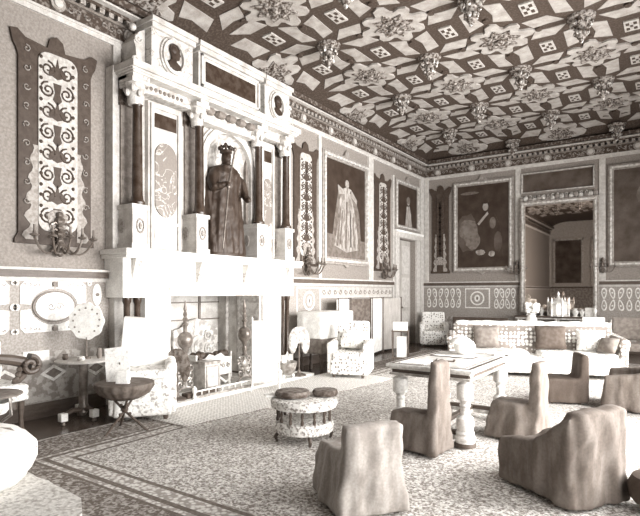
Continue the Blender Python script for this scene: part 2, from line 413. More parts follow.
# ------------------------------------------------------------------ dado
def teardrop(c, r, h, flip=1, lean=0):
    pts = []
    for i in range(16):
        t = 2*PI*i/16; u = r*math.sin(t)*(1-.45*(math.cos(t)*flip+1)/2*1); v = h*math.cos(t)
        pts.append((c[0]+u+lean*v, c[1]+v))
    return pts
def dado(name, wall, A, B, mods, low=True, top=1.62):
    b = MB()
    if wall == 'L': W = lambda d0, d1, a0, a1, z0, z1, m: b.box(XL+d0, XL+d1, a0, a1, z0, z1, m); pl, base, sg = 'X', XL, 1
    else: W = lambda d0, d1, a0, a1, z0, z1, m: b.box(a0, a1, YF-d1, YF-d0, z0, z1, m); pl, base, sg = 'Y', YF, -1
    W(0, .03, A, B, .18, 1.64, 'dado'); W(0, .06, A, B, 1.62, 1.67, 'wallp'); W(0, .10, A, B, 1.67, 1.75, 'dwood'); W(0, .12, A, B, 1.75, 1.78, 'wallp')
    f0, f1 = base+sg*.03, base+sg*.04; g1 = base+sg*.048
    if low: W(.03, .04, A, B, .2, .78, 'dadod')
    for m in mods:
        k, a0, a1 = m[:3]
        if k == 'panel':
            c = (a0+a1)/2; w = (a1-a0)/2
            for su in (-1, 1):
                for sv in (-1, 1):
                    pts = [(c+su*w, 1.32+sv*.04), (c+su*w, 1.32+sv*.25), (c+su*(w-.05), 1.32+sv*.30), (c+su*.04, 1.32+sv*.30), (c+su*.04, 1.32+sv*.235)]
                    for t in range(0, 7):
                        an = PI/2-t*(PI/2-.12)/6; pts.append((c+su*(w*.72)*math.cos(an), 1.32+sv*.22*math.sin(an)))
                    b.prism(pts, pl, f0, f1, 'motif')
                    for q in range(4):
                        b.tube(spiral((c+su*w*(.45+.14*q), 1.32+sv*(.26-.0*q)), .02, .9, su, q, pl, f1, 8), .005, 'ring', 4)
            b.disc((c, 1.32), .19, pl, f0, g1, 'ring', 28, w*.66/.19, 1); b.disc((c, 1.32), .17, pl, f0, base+sg*.055, 'motif', 28, w*.66/.19, 1)
            for s_ in (-1, 1): b.tube(spiral((c+s_*.05, 1.32), .05, 1.2, s_, 0, pl, base+sg*.055, 12), .006, 'medal', 4)
            for s_ in (-1, 1):
                for z in (1.04, 1.60, 1.32):
                    b.disc((a0-.045 if s_ < 0 else a1+.045, z), .03 if z != 1.32 else .04, pl, f0, g1, 'motif', 12)
                    b.disc((a0-.045 if s_ < 0 else a1+.045, z), .012, pl, f0, base+sg*.053, 'ring', 8)
            for s_ in (-1, 1): b.disc((c, 1.32+s_*.27), .028, pl, f0, base+sg*.053, 'ring', 8)
        elif k == 'pill':
            c = (a0+a1)/2; w = (a1-a0)/2
            for z in (1.18, 1.46):
                b.disc((c, z), w, pl, f0, f1, 'motif', 16, 1, .14/w); b.disc((c, z), w*.35, pl, f0, base+sg*.053, 'ring', 10)
        elif k == 'drops':
            n = round((a1-a0)/.17); 
            for q in range(n):
                c = a0+(q+.5)*(a1-a0)/n; ln = (.18 if q % 4 == 1 else -.18 if q % 4 == 2 else 0)
                for s_ in (-1, 1):
                    cc = (c, 1.31+s_*.145)
                    b.prism(teardrop(cc, .078, .14, -s_, ln*s_*-1), pl, f0, f1, 'motif')
                    b.prism(teardrop(cc, .046, .10, -s_, ln*s_*-1), pl, f0, base+sg*.046, 'dado')
                    b.disc((c-ln*.0, 1.31+s_*.16), .022, pl, f0, base+sg*.052, 'motif', 8)
        elif k == 'square':
            c = (a0+a1)/2; w = (a1-a0)/2
            for r0 in (0,):
                b.prism([(c-w, 1.03), (c+w, 1.03), (c+w, 1.59), (c-w, 1.59)], pl, f0, f1, 'motif')
                b.prism([(c-w+.03, 1.06), (c+w-.03, 1.06), (c+w-.03, 1.56), (c-w+.03, 1.56)], pl, f0, base+sg*.044, 'dado')
                b.disc((c, 1.31), .20, pl, f0, base+sg*.048, 'motif', 24, min(1, (w-.04)/.2), 1); b.disc((c, 1.31), .16, pl, f0, base+sg*.052, 'dado', 24, min(1, (w-.04)/.2), 1)
                b.disc((c, 1.31), .10, pl, f0, base+sg*.056, 'motif', 20, .8, 1); b.disc((c, 1.31), .05, pl, f0, base+sg*.06, 'ring', 20, .6, 1)
        elif k == 'band':
            W(.03, .05, a0, a1, 1.36, 1.40, 'wallp'); W(.03, .045, a0, a1, 1.40, 1.60, 'inlay')
            n = round((a1-a0)/.22)
            for q in range(n):
                c = a0+(q+.5)*(a1-a0)/n; b.tube(spiral((c, 1.5), .07, 1.1, 1 if q % 2 else -1, q*PI, pl, base+sg*.047, 12), .010, 'ring', 4)
        elif k == 'low':      # paler stamped patch in the lower leather
            W(.03, .046, a0, a1, m[3], m[4], 'motif')
    return struct(b.build(name))
dado('trim_3', 'L', YB, 4.08, [('panel', 2.92, 3.72), ('pill', 3.81, 3.94), ('panel', 2.02, 2.80), ('low', 2.95, 3.25, .68, .80)])
b = MB()                                                     # diamond stamped in the lower leather
for y in (2.2, 2.75, 3.3, 3.85):
    b.prism([(y-.16, .52), (y, .62), (y+.16, .52), (y, .42)], 'X', XL+.04, XL+.05, 'motif'); b.prism([(y-.1, .52), (y, .58), (y+.1, .52), (y, .46)], 'X', XL+.04, XL+.055, 'ring')
struct(b.build('trim_4'))
dado('trim_5', 'L', 7.6, 12.35, [('square', 8.16, 8.99), ('band', 9.0, 12.3)], low=False)
dado('trim_6', 'F', XL, XR, [('drops', -6.13, -5.05), ('square', -4.95, -4.25), ('drops', -4.15, -3.55), ('drops', -1.55, -.3)])
for nm, (x0, x1, y0, y1) in {'baseboard_left': (XL, XL+.035, YB, 4.08), 'baseboard_fireside': (XL, XL+.035, 7.6, 12.35), 'baseboard_far': (XL, XR, YF-.035, YF)}.items():
    b = MB(); b.box(x0, x1, y0, y1, 0, .18, 'dwood'); struct(b.build(nm))

# ------------------------------------------------------------------ chimneypiece
ch = thing('chimneypiece', 'tall white and dark marble chimneypiece with columns and round medallions', 'fireplace', (XL, 5.77, 0))
def part(bm, name, parent=ch, **k):
    w = Vector((0, 0, 0)); p = parent
    while p is not None: w += p.location; p = p.parent
    return bm.build(name, parent, tuple(-w) if not parent.get('_o') else (0, 0, 0), **k)
def partw(bm, name, parent, **k):
    """geometry authored in world coordinates, hung under an unrotated thing or part"""
    o = bm.build(name, parent, (0, 0, 0), **k)
    w = Vector((0, 0, 0)); p = parent
    while p is not None: w += Vector(p.location); p = p.parent
    o.data.transform(Matrix.Translation(-w)); return o
XF = -5.80
b = MB()                                                     # lower stage: jambs, lintel
b.box(XL, XF-.05, 4.36, FY0, 0, 1.95, 'white'); b.box(XL, XF-.05, FY1, 7.25, 0, 1.95, 'white')
b.box(XL, XF-.05, FY0, FY1, 1.55, 1.95, 'white')
b.box(XL, XF-.28, 4.05, 4.36, 0, 1.95, 'wallp'); b.box(XL, XF-.28, 7.25, 7.55, 0, 1.95, 'wallp')
b.box(XL, XF-.02, 4.0, 4.36, 1.42, 1.95, 'white'); b.box(XL, XF-.02, 7.25, 7.57, 1.42, 1.95, 'white')
b.box(XL, XF-.02, 4.0, 4.36, 0, .35, 'white'); b.box(XL, XF-.02, 7.25, 7.57, 0, .35, 'white')
partw(b, 'jamb_and_lintel', ch, bevel=.008)
b = MB()
b.box(XL, XF-.06, FY0-.0, FY1, 1.43, 1.55, 'pale'); b.box(XL, XF-.03, FY0-.03, FY1+.03, 1.52, 1.56, 'wallp')
b.box(XL-.2, XF-.1, FY0-.001, FY0+.05, 0, 1.43, 'pale'); b.box(XL-.2, XF-.1, FY1-.05, FY1+.001, 0, 1.43, 'pale')
partw(b, 'opening_moulding', ch, bevel=.006)
for y in (4.11, 4.27, 7.34, 7.48):
    b = MB(); b.lathe([(.05, .35), (.055, .38), (.043, .42), (.04, 1.33), (.055, 1.37), (.055, 1.42)], (XF-.1, y, 0), 'black', 14); partw(b, 'colonnette', ch)
for y in (4.18, 5.3, 6.3, 7.4):
    b = MB(); b.prism([(XF-.06, 1.62), (XF-.01, 1.64), (XF+.02, 1.75), (XF+.08, 1.93), (XF-.06, 1.93)], 'Y', y-.055, y+.055, 'whitev'); partw(b, 'bracket', ch, bevel=.008)
b = MB(); b.box(XL, XF+.13, 3.95, 7.62, 1.93, 1.98, 'white'); b.box(XL, XF+.16, 3.93, 7.64, 1.98, 2.05, 'white'); partw(b, 'mantel_shelf', ch, bevel=.01)
b = MB(); b.box(XF-.03, -5.3, 4.1, 7.5, 0, .05, 'white'); b.box(XL-.7, XF-.03, FY0+.02, FY1-.02, 0, .05, 'pale'); struct(b.build('trim_8'))
# middle stage backing with two marble panels and the niche
XB = -6.02
b = MB()
b.box(XL, XB-.05, 4.02, 5.5, 2.05, 4.47, 'wallp'); b.box(XL, XB-.05, 6.66, 7.56, 2.05, 4.47, 'wallp')
b.box(XL, XL+.02, 5.5, 6.66, 2.05, 4.2, 'pale')
for y0, y1 in ((4.52, 5.10), (6.84, 7.24)):
    b.box(XB-.05, XB+.02, y0, y1, 2.05, 4.15, 'white2')
    c = (y0+y1)/2; w = (y1-y0)/2
    b.box(XB+.02, XB+.05, c-w+.03, c-w+.08, 2.1, 4.12, 'white2'); b.box(XB+.02, XB+.05, c+w-.08, c+w-.03, 2.1, 4.12, 'white2')
    b.box(XB+.02, XB+.05, c-w+.08, c+w-.08, 4.06, 4.12, 'white2'); b.box(XB+.02, XB+.045, c-w+.08, c+w-.08, 2.44, 2.49, 'white2')
    b.box(XB+.02, XB+.035, c-w+.1, c+w-.1, 3.80, 4.0, 'black')
    b.box(XB+.02, XB+.035, c-w+.1, c+w-.1, 2.2, 2.38, 'pale')
    r = w-.10
    pts = [(c+r*math.cos(t*PI/10), 3.40+r*1.1*math.sin(t*PI/10)) for t in range(11)] + [(c-r*math.cos(t*PI/10), 2.76-r*1.1*math.sin(t*PI/10)) for t in range(11)]
    b.prism(pts, 'X', XB+.02, XB+.04, 'grey')
partw(b, 'marble_panelling', ch, bevel=.004)
b = MB()                                                     # niche
n = 16
for i in range(n):
    a, a2 = PI*i/n, PI*(i+1)/n; r = .50; cy = 6.08
    q = [(XB-.0-.19*math.sin(t), cy+r*math.cos(t)) for t in (a, a2)]
    b.add([(q[0][0], q[0][1], 2.05), (q[1][0], q[1][1], 2.05), (q[1][0], q[1][1], 3.55), (q[0][0], q[0][1], 3.55)], [(0, 1, 2, 3)], 'pale')
    for j in range(6):
        e, e2 = PI/2*j/6, PI/2*(j+1)/6
        def P(t, e_): return (XB-.19*math.sin(t)*math.cos(e_), cy+r*math.cos(t)*math.cos(e_), 3.55+r*math.sin(e_))
        b.add([P(a, e), P(a2, e), P(a2, e2), P(a, e2)], [(0, 1, 2, 3)], 'pale')
b.ring((6.08, 3.55), .50, .60, 'X', XB-.05, XB+.05, 'white2', 24, 1, 1, 0, PI); b.ring((6.08, 3.55), .60, .64, 'X', XB-.05, XB+.02, 'wallp', 24, 1, 1, 0, PI)
b.box(XB-.1, XB+.05, 5.48, 5.58, 2.05, 3.55, 'white2'); b.box(XB-.1, XB+.05, 6.58, 6.68, 2.05, 3.55, 'white2')
pts = [(5.40, 3.55), (5.48, 3.55)]+[(6.08-.60*math.cos(t*PI/12), 3.55+.60*math.sin(t*PI/12)) for t in range(13)]+[(6.76, 3.55), (6.76, 4.22), (5.40, 4.22)]
b.prism(pts, 'X', XB-.1, XB-.01, 'pale')
partw(b, 'niche', ch)
for k, y in enumerate((4.22, 5.30, 6.63, 7.38)):
    b = MB(); w = .115
    b.box(XL, XF+.03, y-w, y+w, 2.05, 2.60, 'white2'); b.box(XL, XF+.05, y-w-.02, y+w+.02, 2.05, 2.13, 'white2'); b.box(XL, XF+.05, y-w-.02, y+w+.02, 2.58, 2.64, 'white2')
    b.ring((y, 2.36), .055, .08, 'X', XF+.03, XF+.045, 'medal', 16, .8, 1.3); b.disc((y, 2.36), .03, 'X', XF+.03, XF+.05, 'medal', 12, .8, 1.6)
    b.disc((XF-.2, 2.36), .07, 'Y', y-w-.015, y-w, 'medal', 12, .8, 1.4)
    partw(b, 'pedestal', ch, bevel=.006)
    b = MB(); b.lathe([(.095, 2.64), (.10, 2.68), (.078, 2.72), (.07, 2.78), (.06, 3.94), (.07, 3.97)], (XF-.07, y+.03, 0), 'black', 20)
    partw(b, 'column', ch)
    b = MB(); b.box(XL, XF-.24, y-.10, y+.10, 2.64, 3.97, 'cush'); partw(b, 'back_pilaster', ch)
    b = MB(); b.lathe([(.08, 3.96), (.09, 4.0), (.085, 4.08), (.12, 4.17), (.14, 4.24)], (XF-.09, y, 0), 'pale', 16)
    for t in range(8):
        a = t*PI/4; b.ball((XF-.09+.11*math.cos(a), y+.11*math.sin(a), 4.10+.06*(t % 2)), .035, 'wallp', 6, 1.4)
    b.box(XF-.24, XF+.05, y-.13, y+.13, 4.22, 4.28, 'wallp'); b.box(XL, XF-.24, y-.12, y+.12, 3.97, 4.28, 'frieze')
    partw(b, 'capital', ch)
b = MB()                                                     # entablature
b.box(XL, XF-.08, 4.10, 7.52, 4.18, 4.34, 'pale'); b.box(XL, XF-.03, 5.38, 6.52, 4.05, 4.10, 'white2'); b.box(XL+.05, XF-.1, 5.38, 6.52, 4.10, 4.20, 'white2')
b.box(XL, XF+.08, 4.08, 7.55, 4.33, 4.38, 'white2'); b.box(XL, XF+.14, 4.04, 7.6, 4.38, 4.47, 'white2'); b.box(XL, XF+.10, 4.06, 7.57, 4.355, 4.40, 'white2')
for y in (4.12, 5.27, 6.63, 7.36): b.box(XL, XF+.05, y-.02, y+.24 if y < 4.2 else y+.14, 4.27, 4.34, 'whitev')
for i in range(5):
    y = 5.5+i*.23; b.tube([(XF-.06, y-.09, 4.24), (XF-.03, y-.05, 4.24), (XF-.03, y+.05, 4.24), (XF-.06, y+.09, 4.24)], [.03, .06, .06, .03], 'ring', 10)
for i in range(9):
    y = 4.4+i*.075; b.ball((XF-.08, y, 4.26), .03, 'ring', 6)
partw(b, 'entablature', ch, bevel=.005)
for nm, y0, y1, cy, rr in (('attic_block', 4.42, 5.14, 4.78, .2), ('attic_block', 6.74, 7.42, 7.06, .19)):
    b = MB(); b.box(XL, XF, y0, y1, 4.47, 5.08, 'whitev')
    b.box(XL, XF+.05, y0-.02, y1+.02, 5.05, 5.12, 'white2'); b.box(XL, XF+.08, y0-.04, y1+.04, 5.12, 5.19, 'white2'); b.box(XL, XF+.03, y0-.02, y1+.02, 4.47, 4.52, 'white2')
    o = partw(b, nm, ch, bevel=.006)
    b = MB(); b.ring((cy, 4.77), rr*.78, rr, 'X', XF, XF+.05, 'white2', 24, 1, 1.2); b.ring((cy, 4.77), rr, rr*1.15, 'X', XF, XF+.025, 'pale', 24, 1, 1.2); b.disc((cy, 4.77), rr*.78, 'X', XF, XF+.01, 'pale', 24, 1, 1.2)
    k = rr/.2                                               # dark profile head in relief
    head = [(-.10, -.17), (.12, -.17), (.10, -.10), (.03, -.06), (.03, -.03), (.08, -.02), (.085, .03), (.11, .04), (.085, .08), (.08, .13), (.04, .175), (-.02, .18), (-.07, .15), (-.085, .09), (-.06, .02), (-.05, -.04), (-.11, -.09)]
    b.prism([(cy+u*k, 4.77+v*k) for u, v in head], 'X', XF+.008, XF+.05, 'bronze'); b.ball((XF+.04, cy-.01*k, 4.77+.09*k), .065*k, 'bronze', 10, 1, .6)
    partw(b, 'portrait_medallion', o, bevel=.006)
b = MB(); b.box(XL, XF-.01, 5.26, 6.64, 4.47, 5.08, 'white2'); b.box(XL, XF+.05, 5.24, 6.66, 5.05, 5.12, 'white2'); b.box(XL, XF+.08, 5.22, 6.68, 5.12, 5.19, 'white2')
for y0, y1, z0, z1 in ((5.3, 6.6, 4.55, 4.59), (5.3, 6.6, 5.0, 5.04), (5.3, 5.34, 4.55, 5.04), (6.56, 6.6, 4.55, 5.04)): b.box(XF-.01, XF+.02, y0, y1, z0, z1, 'wallp')
b.box(XF-.02, XF+.005, 5.40, 6.50, 4.65, 4.95, 'black'); b.box(XL, XL+.2, 5.14, 5.26, 4.47, 5.1, 'black')  # second box: black strip paints the recess shade between the attic blocks
partw(b, 'attic_centre', ch, bevel=.005)
for y, s_ in ((4.29, -1), (7.56, 1)):
    b = MB()
    pts = [(y-s_*.12, 4.47), (y+s_*.12, 4.47), (y+s_*.11, 4.56), (y+s_*.02, 4.64), (y+s_*.03, 4.76), (y+s_*.06, 4.84), (y-s_*.02, 4.98), (y-s_*.12, 5.05)]
    b.prism(pts, 'X', XL, XF-.12, 'white2')
    for c, r in (((y+s_*.03, 4.58), .08), ((y, 4.88), .06)):
        b.tube(spiral(c, r, 1.4, s_, 0, 'X', XF-.11), .016, 'white2', 6)
    b.ball((XF-.2, y+s_*.02, 5.05), .05, 'white2', 10)
    partw(b, 'scroll_volute', ch, bevel=.005)
# thin white pilaster on the wall beside the chimneypiece
b = MB(); b.box(XL, XL+.04, 4.11, 4.22, 1.95, 4.8, 'wallp'); partw(b, 'side_pilaster', ch)

# bronze statue in the niche
st = thing('statue', 'dark bronze statue of a crowned person in long robes, standing in the niche', 'statue', (-5.93, 5.93, 2.05))
b = MB()
b.lathe([(.33, .04), (.335, .1), (.31, .35), (.27, .75), (.235, 1.02), (.25, 1.2), (.255, 1.33), (.18, 1.42), (.07, 1.46), (.055, 1.50)], (0, 0, 0), 'bronze', 24, .62, 1.25)
b.lathe([(.38, .04), (.38, .3), (.36, .8), (.32, 1.2), (.22, 1.40), (.12, 1.44)], (-.07, 0, 0), 'bronze', 24, .34, 1.24)   # cloak
b.ball((.01, 0, 1.58), .088, 'bronze', 14, 1.28, .95, .85); b.ball((.085, 0, 1.565), .018, 'bronze', 6); b.ball((.05, 0, 1.50), .05, 'bronze', 8, 1.1)
b.lathe([(.13, 1.415), (.145, 1.435), (.10, 1.46)], (0, 0, 0), 'bronze', 16)
for s_ in (-1, 1):
    e = (.10, s_*.33, 1.05); h = (.26, s_*.20-.04, 1.10) if s_ < 0 else (.24, .25, .92)
    b.tube([(0, s_*.22, 1.32), (.04, s_*.30, 1.2), e, ((e[0]+h[0])/2, (e[1]+h[1])/2, (e[2]+h[2])/2), h], [.085, .09, .075, .06, .04], 'bronze', 10)
    b.ball(h, .045, 'bronze', 8, 1.1)
    for f_ in range(4): b.tube([(h[0]+.01, h[1]-.02, h[2]+.03-.02*f_), (h[0]+.05, h[1]-.01, h[2]+.03-.02*f_), (h[0]+.055, h[1]+.03, h[2]+.025-.02*f_)], .011, 'bronze', 6)
    b.tube([(h[0], h[1]+.02, h[2]+.03), (h[0]+.03, h[1]+.045, h[2]+.05)], .012, 'bronze', 6)
o = b.build('body', st); soft(o, .016, 2, .018, 13)
b = MB(); b.lathe([(.088, 1.655), (.098, 1.66), (.098, 1.70), (.09, 1.70)], (.01, 0, 0), 'bronze', 20)
for t in range(8):
    a = t*PI/4; b.ball((.01+.098*math.cos(a), .098*math.sin(a), 1.735), .026, 'bronze', 8, 1.4)
for a in (0, PI/2):
    b.tube([(.01+.09*math.cos(a)*math.cos(t*PI/8), .09*math.sin(a)*math.cos(t*PI/8), 1.70+.08*math.sin(t*PI/8)) for t in range(9)], .014, 'bronze', 6)
b.ball((.01, 0, 1.80), .03, 'bronze', 8); b.build('crown', st)
b = MB(); b.tube([(.30, -.10, 1.62), (.30, -.22, 1.12), (.31, -.36, .10)], [.014, .018, .012], 'brass', 8); b.ball((.30, -.095, 1.65), .035, 'brass', 8); b.ball((.305, -.235, 1.05), .032, 'brass', 8)
b.build('sceptre', st)
b = MB(); b.lathe([(.36, 0), (.37, .02), (.36, .05)], (0, 0, 0), 'bronze', 24, .6, 1.15); b.build('plinth', st)

# ------------------------------------------------------------------ carved boards, paintings, sconces on the walls
def grotesque(b, pl, w, cu, z0, z1, hw, m='board'):
    """symmetrical scroll ornament up a tall light panel"""
    z = z0+.12; k = 0
    while z < z1-.1:
        r = min(hw*.5, .12)
        for s_ in (-1, 1):
            b.tube(spiral((cu+s_*hw*.48, z), r*.8, 1.6, s_*(1 if k % 2 else -1), PI/2, pl, w, 20), [.013]*20, m, 5)
            c1 = cu+s_*hw*.82
            for q in range(2):
                p = (w, c1, z+q*.12) if pl == 'X' else (c1, w, z+q*.12)
                b.ball(p, .022, m, 6)
        if k % 2 == 0:
            P = [(cu-.05, z+.10), (cu+.05, z+.10), (cu+.03, z-.02), (cu+.055, z-.1), (cu, z-.16), (cu-.055, z-.1), (cu-.03, z-.02)]
        else:
            P = [(cu-.11, z-.05), (cu, z-.1), (cu+.11, z-.05), (cu+.07, z+.03), (cu+.02, z+.05), (cu, z+.15), (cu-.02, z+.05), (cu-.07, z+.03)]
        b.prism(P, pl, w-.006, w+.008, m)
        z += r*2.1; k += 1
def tall_board(label, pl, base, sg, u0, u1, z0, z1, iu0, iu1, iz0, iz1, light='inlay', group=None, big=False, dark='board'):
    cu = (u0+u1)/2; hw = (u1-u0)/2
    loc = (base, cu, z0) if pl == 'X' else (cu, base, z0)
    t = thing('wall_panel', label, 'panel', loc, 0, group)
    b = MB(); f = base+sg*.035
    pts = [(u1, z0), (u1, z0+.05), (u1-.04, z0+.12), (u1-.04, z1-.30), (u1-.015, z1-.22), (u1+.02, z1-.16), (u1+.05, z1-.02), (u1-.03, z1-.0), (u1-.12, z1-.07), (cu+.11, z1-.1), (cu+.08, z1+.02), (cu, z1+.07)]
    pts = pts+[(2*cu-u, v) for u, v in reversed(pts[:-1])]
    pts = [(u, v) for u, v in pts]
    b.prism(pts, pl, base, f, dark)
    # paler strapwork creeping up both sides
    for s_ in (-1, 1):
        e = [(iu0-.01 if s_ < 0 else iu1+.01)]
        i0 = (cu-iu0) if s_ < 0 else (iu1-cu)
        H = iz1-iz0
        q = []
        nn = 26
        for k in range(nn):
            v = z0+.05+H*.52*k/(nn-1); amp = (1-k/(nn-1))
            q.append((cu+s_*(i0+.02+(hw-i0-.09)*(.35+.65*amp)*(.72+.28*math.sin(k*1.25))), v))
        b.prism([(cu+s_*i0, z0+.05)]+q+[(cu+s_*i0, q[-1][1])], pl, f, base+sg*.042, 'boardp')
        if big:
            for k in range(9):
                b.tube(spiral((cu+s_*(i0+hw)/2, z0+.5+k*.22), .045, 1.1, s_, k, pl, base+sg*.044, 10), .008, 'boardp', 4)
    partw(b, 'board', t, bevel=.006)
    b = MB(); g = base+sg*.05
    r = (iu1-iu0)/2*.5
    pts = []
    for (cx_, cz_, a0) in ((iu1-r, iz1-r, 0), (iu0+r, iz1-r, PI/2), (iu0+r, iz0+r, PI), (iu1-r, iz0+r, 1.5*PI)):
        for k in range(5): pts.append((cx_+r*math.cos(a0+k*PI/8), cz_+r*math.sin(a0+k*PI/8)))
    b.prism(pts, pl, f, g, light)
    grotesque(b, pl, g, cu, iz0+.06, iz1-.05, (iu1-iu0)/2)
    b.prism([(cu-.09, iz0+.03), (cu+.09, iz0+.03), (cu+.13, iz0+.2), (cu+.06, iz0+.26), (cu-.06, iz0+.26), (cu-.13, iz0+.2)], pl, g-.002*sg, g+sg*.013, 'medal')
    partw(b, 'painted_inset', t)
    return t
tall_board('largest dark carved board with pale scrollwork inset, left of the chimneypiece', 'X', XL, 1, 2.86, 3.83, 2.06, 4.52, 3.12, 3.60, 2.22, 4.36, group='carved boards on the walls', big=True)
tall_board('dark carved board with pale scrollwork inset, between chimneypiece and portrait of a pale gown', 'X', XL, 1, 8.05, 8.90, 2.02, 4.48, 8.27, 8.66, 2.22, 4.30, group='carved boards on the walls')
tall_board('dark carved board with pale scrollwork inset, between the pale gown portrait and the doorway', 'X', XL, 1, 11.38, 12.28, 2.02, 4.46, 11.62, 12.02, 2.22, 4.28, group='carved boards on the walls')
tall_board('narrow dark carved board with dim inset in the far corner', 'Y', YF, -1, -5.99, -5.40, 2.03, 4.55, -5.80, -5.60, 2.25, 4.36, light='canvas2', group='carved boards on the walls')

def picture(label, pl, base, sg, u0, u1, z0, z1, fw=.1, paint=None, cat='painting', name='framed_painting', canvas='canvas', crest=True, fm='frame'):
    cu = (u0+u1)/2; loc = (base, cu, z0) if pl == 'X' else (cu, base, z0)
    t = thing(name, label, cat, loc)
    b = MB()
    def fr(a0, a1, c0, c1, d, m):
        b.prism([(a0, c0), (a1, c0), (a1, c1), (a0, c1)], pl, base, base+sg*d, m)
    for k, (o1, o2, d, m) in enumerate(((0, fw*.35, .06, fm), (fw*.35, fw*.7, .09, 'framel'), (fw*.7, fw, .05, fm))):
        fr(u0+o1, u0+o2, z0+o1, z1-o1, d, m); fr(u1-o2, u1-o1, z0+o1, z1-o1, d, m)
        fr(u0+o2, u1-o2, z0+o1, z0+o2, d, m); fr(u0+o2, u1-o2, z1-o2, z1-o1, d, m)
    if crest:
        b.prism([(cu-.16, z1-.01), (cu-.09, z1+.05), (cu-.07, z1+.11), (cu, z1+.16), (cu+.07, z1+.11), (cu+.09, z1+.05), (cu+.16, z1-.01)], pl, base, base+sg*.06, fm)
        b.prism([(cu-.12, z0+.01), (cu, z0-.07), (cu+.12, z0+.01)], pl, base, base+sg*.05, fm)
    partw(b, 'frame', t, bevel=.006)
    b = MB(); fr(u0+fw, u1-fw, z0+fw, z1-fw, .03, canvas)
    if paint:
        W = (u1-u0-2*fw); H_ = (z1-z0-2*fw)
        for n_, (m, poly) in enumerate(paint):
            b.prism([(u0+fw+W*(x if sg*(1 if pl == 'X' else -1) > 0 else x), z0+fw+H_*y) for x, y in poly], pl, base+sg*.03, base+sg*(.0325+.0008*n_), m)
    partw(b, 'canvas' if cat == 'painting' else 'mirror_glass', t, smooth=False)
    return t
def blob(cx_, cy_, rx, ry, n=14, w=0, s=0):
    rr = random.Random(s); return [(cx_+rx*math.cos(2*PI*i/n)*(1+w*(rr.random()-.5)), cy_+ry*math.sin(2*PI*i/n)*(1+w*(rr.random()-.5))) for i in range(n)]
picture('portrait of a standing person in a long pale gown, beside the chimneypiece', 'X', XL, 1, 9.05, 11.05, 2.1, 4.56, .16, [
    ('pmid', [(0, 0), (1, 0), (1, .2), (0, .24)]),
    ('pmid', [(.12, .1), (.9, .1), (.84, .5), (.7, .7), (.3, .72), (.2, .4)]), ('pcloth', [(.20, .12), (.5, .06), (.82, .10), (.76, .4), (.66, .6), (.6, .70), (.42, .72), (.32, .6), (.30, .4)]), ('pmid', [(.24, .12), (.29, .12), (.36, .5), (.33, .56)]), ('pmid', [(.70, .12), (.74, .12), (.68, .45), (.66, .45)]),
    ('pmid', [(.46, .1), (.50, .1), (.53, .6), (.49, .6)]), ('pmid', [(.32, .14), (.36, .14), (.41, .5), (.39, .5)]), ('canvas', [(.60, .12), (.63, .12), (.60, .52), (.585, .52)]),
    ('pflesh', [(.3, .66), (.44, .68), (.42, .72), (.28, .76)]), ('pflesh', [(.62, .66), (.76, .6), (.78, .64), (.62, .74)]),
    ('pflesh', blob(.51, .79, .05, .045)), ('pcloth', [(.4, .73), (.46, .69), (.56, .69), (.62, .74), (.51, .76)])])
picture('small overdoor portrait of a person in pale dress above the doorway', 'X', XL, 1, 12.52, 14.05, 3.2, 4.55, .12, [
    ('pcloth', [(.4, 0), (.75, 0), (.7, .3), (.62, .52), (.48, .5)]), ('pflesh', blob(.56, .62, .07, .08)), ('pmid', blob(.56, .66, .09, .09))], crest=True)
picture('large dark portrait of a seated person with a pale arm, left on the far wall', 'Y', YF, -1, -5.30, -3.62, 2.05, 4.62, .13, [
    ('canvas2', blob(.2, .42, .22, .24, 16, .3, 3)), ('pmid', blob(.22, .46, .19, .13, 22, .18, 4)), ('pmid', blob(.3, .34, .15, .12, 22, .18, 6)), ('pflesh2', blob(.2, .47, .12, .07, 20, .2, 7)),
    ('canvas', [(.42, .1), (.9, .1), (.84, .5), (.72, .66), (.55, .66), (.5, .45)]),
    ('pflesh', blob(.56, .73, .055, .05)), ('pflesh', [(.40, .53), (.43, .51), (.62, .64), (.6, .67)]), ('pmid', blob(.7, .53, .06, .07)),
    ('pcloth', blob(.46, .18, .09, .035, 18, .2, 2)), ('pcloth', blob(.68, .16, .06, .035, 18, .2, 5)), ('pmid', blob(.25, .91, .18, .018, 18, .2, 6)), ('canvas', blob(.56, .79, .055, .025, 16)), ('canvas2', blob(.8, .3, .08, .12, 18, .2, 12))])
picture('dim portrait of a seated person at the right end of the far wall', 'Y', YF, -1, -1.38, .3, 2.1, 4.6, .13, [
    ('pmid', blob(.45, .7, .12, .12, 14, .2, 5)), ('canvas2', blob(.45, .35, .3, .3, 14, .3, 8))], canvas='canvas2')
picture('dark oblong painting above the tall mirror', 'Y', YF, -1, -3.42, -1.66, 4.1, 4.66, .05, [('canvas2', blob(.5, .5, .4, .3, 14, .4, 9))], crest=False, canvas='canvas2')
mt = picture('tall gilt-framed mirror above the console table', 'Y', YF-.125, -1, -3.42, -1.56, .92, 3.88, .13, cat='mirror', name='tall_mirror', canvas='mirror', crest=False)
b = MB(); b.box(-3.4, -1.58, YF-.125, YF, .94, 3.86, 'dwood'); partw(b, 'backing', mt)
b = MB()
for k in range(17):
    x = -3.4+k*.11; b.ball((x, YF-.10, 3.93+.03*math.sin(k*1.7)), .06, 'framel' if k % 2 else 'frame', 8, 1.2, 1, .7)
    b.tube(spiral((x, 4.0), .045, 1, 1 if k % 2 else -1, k, 'Y', YF-.06, 9), .014, 'framel', 5)
partw(b, 'carved_crest', mt)

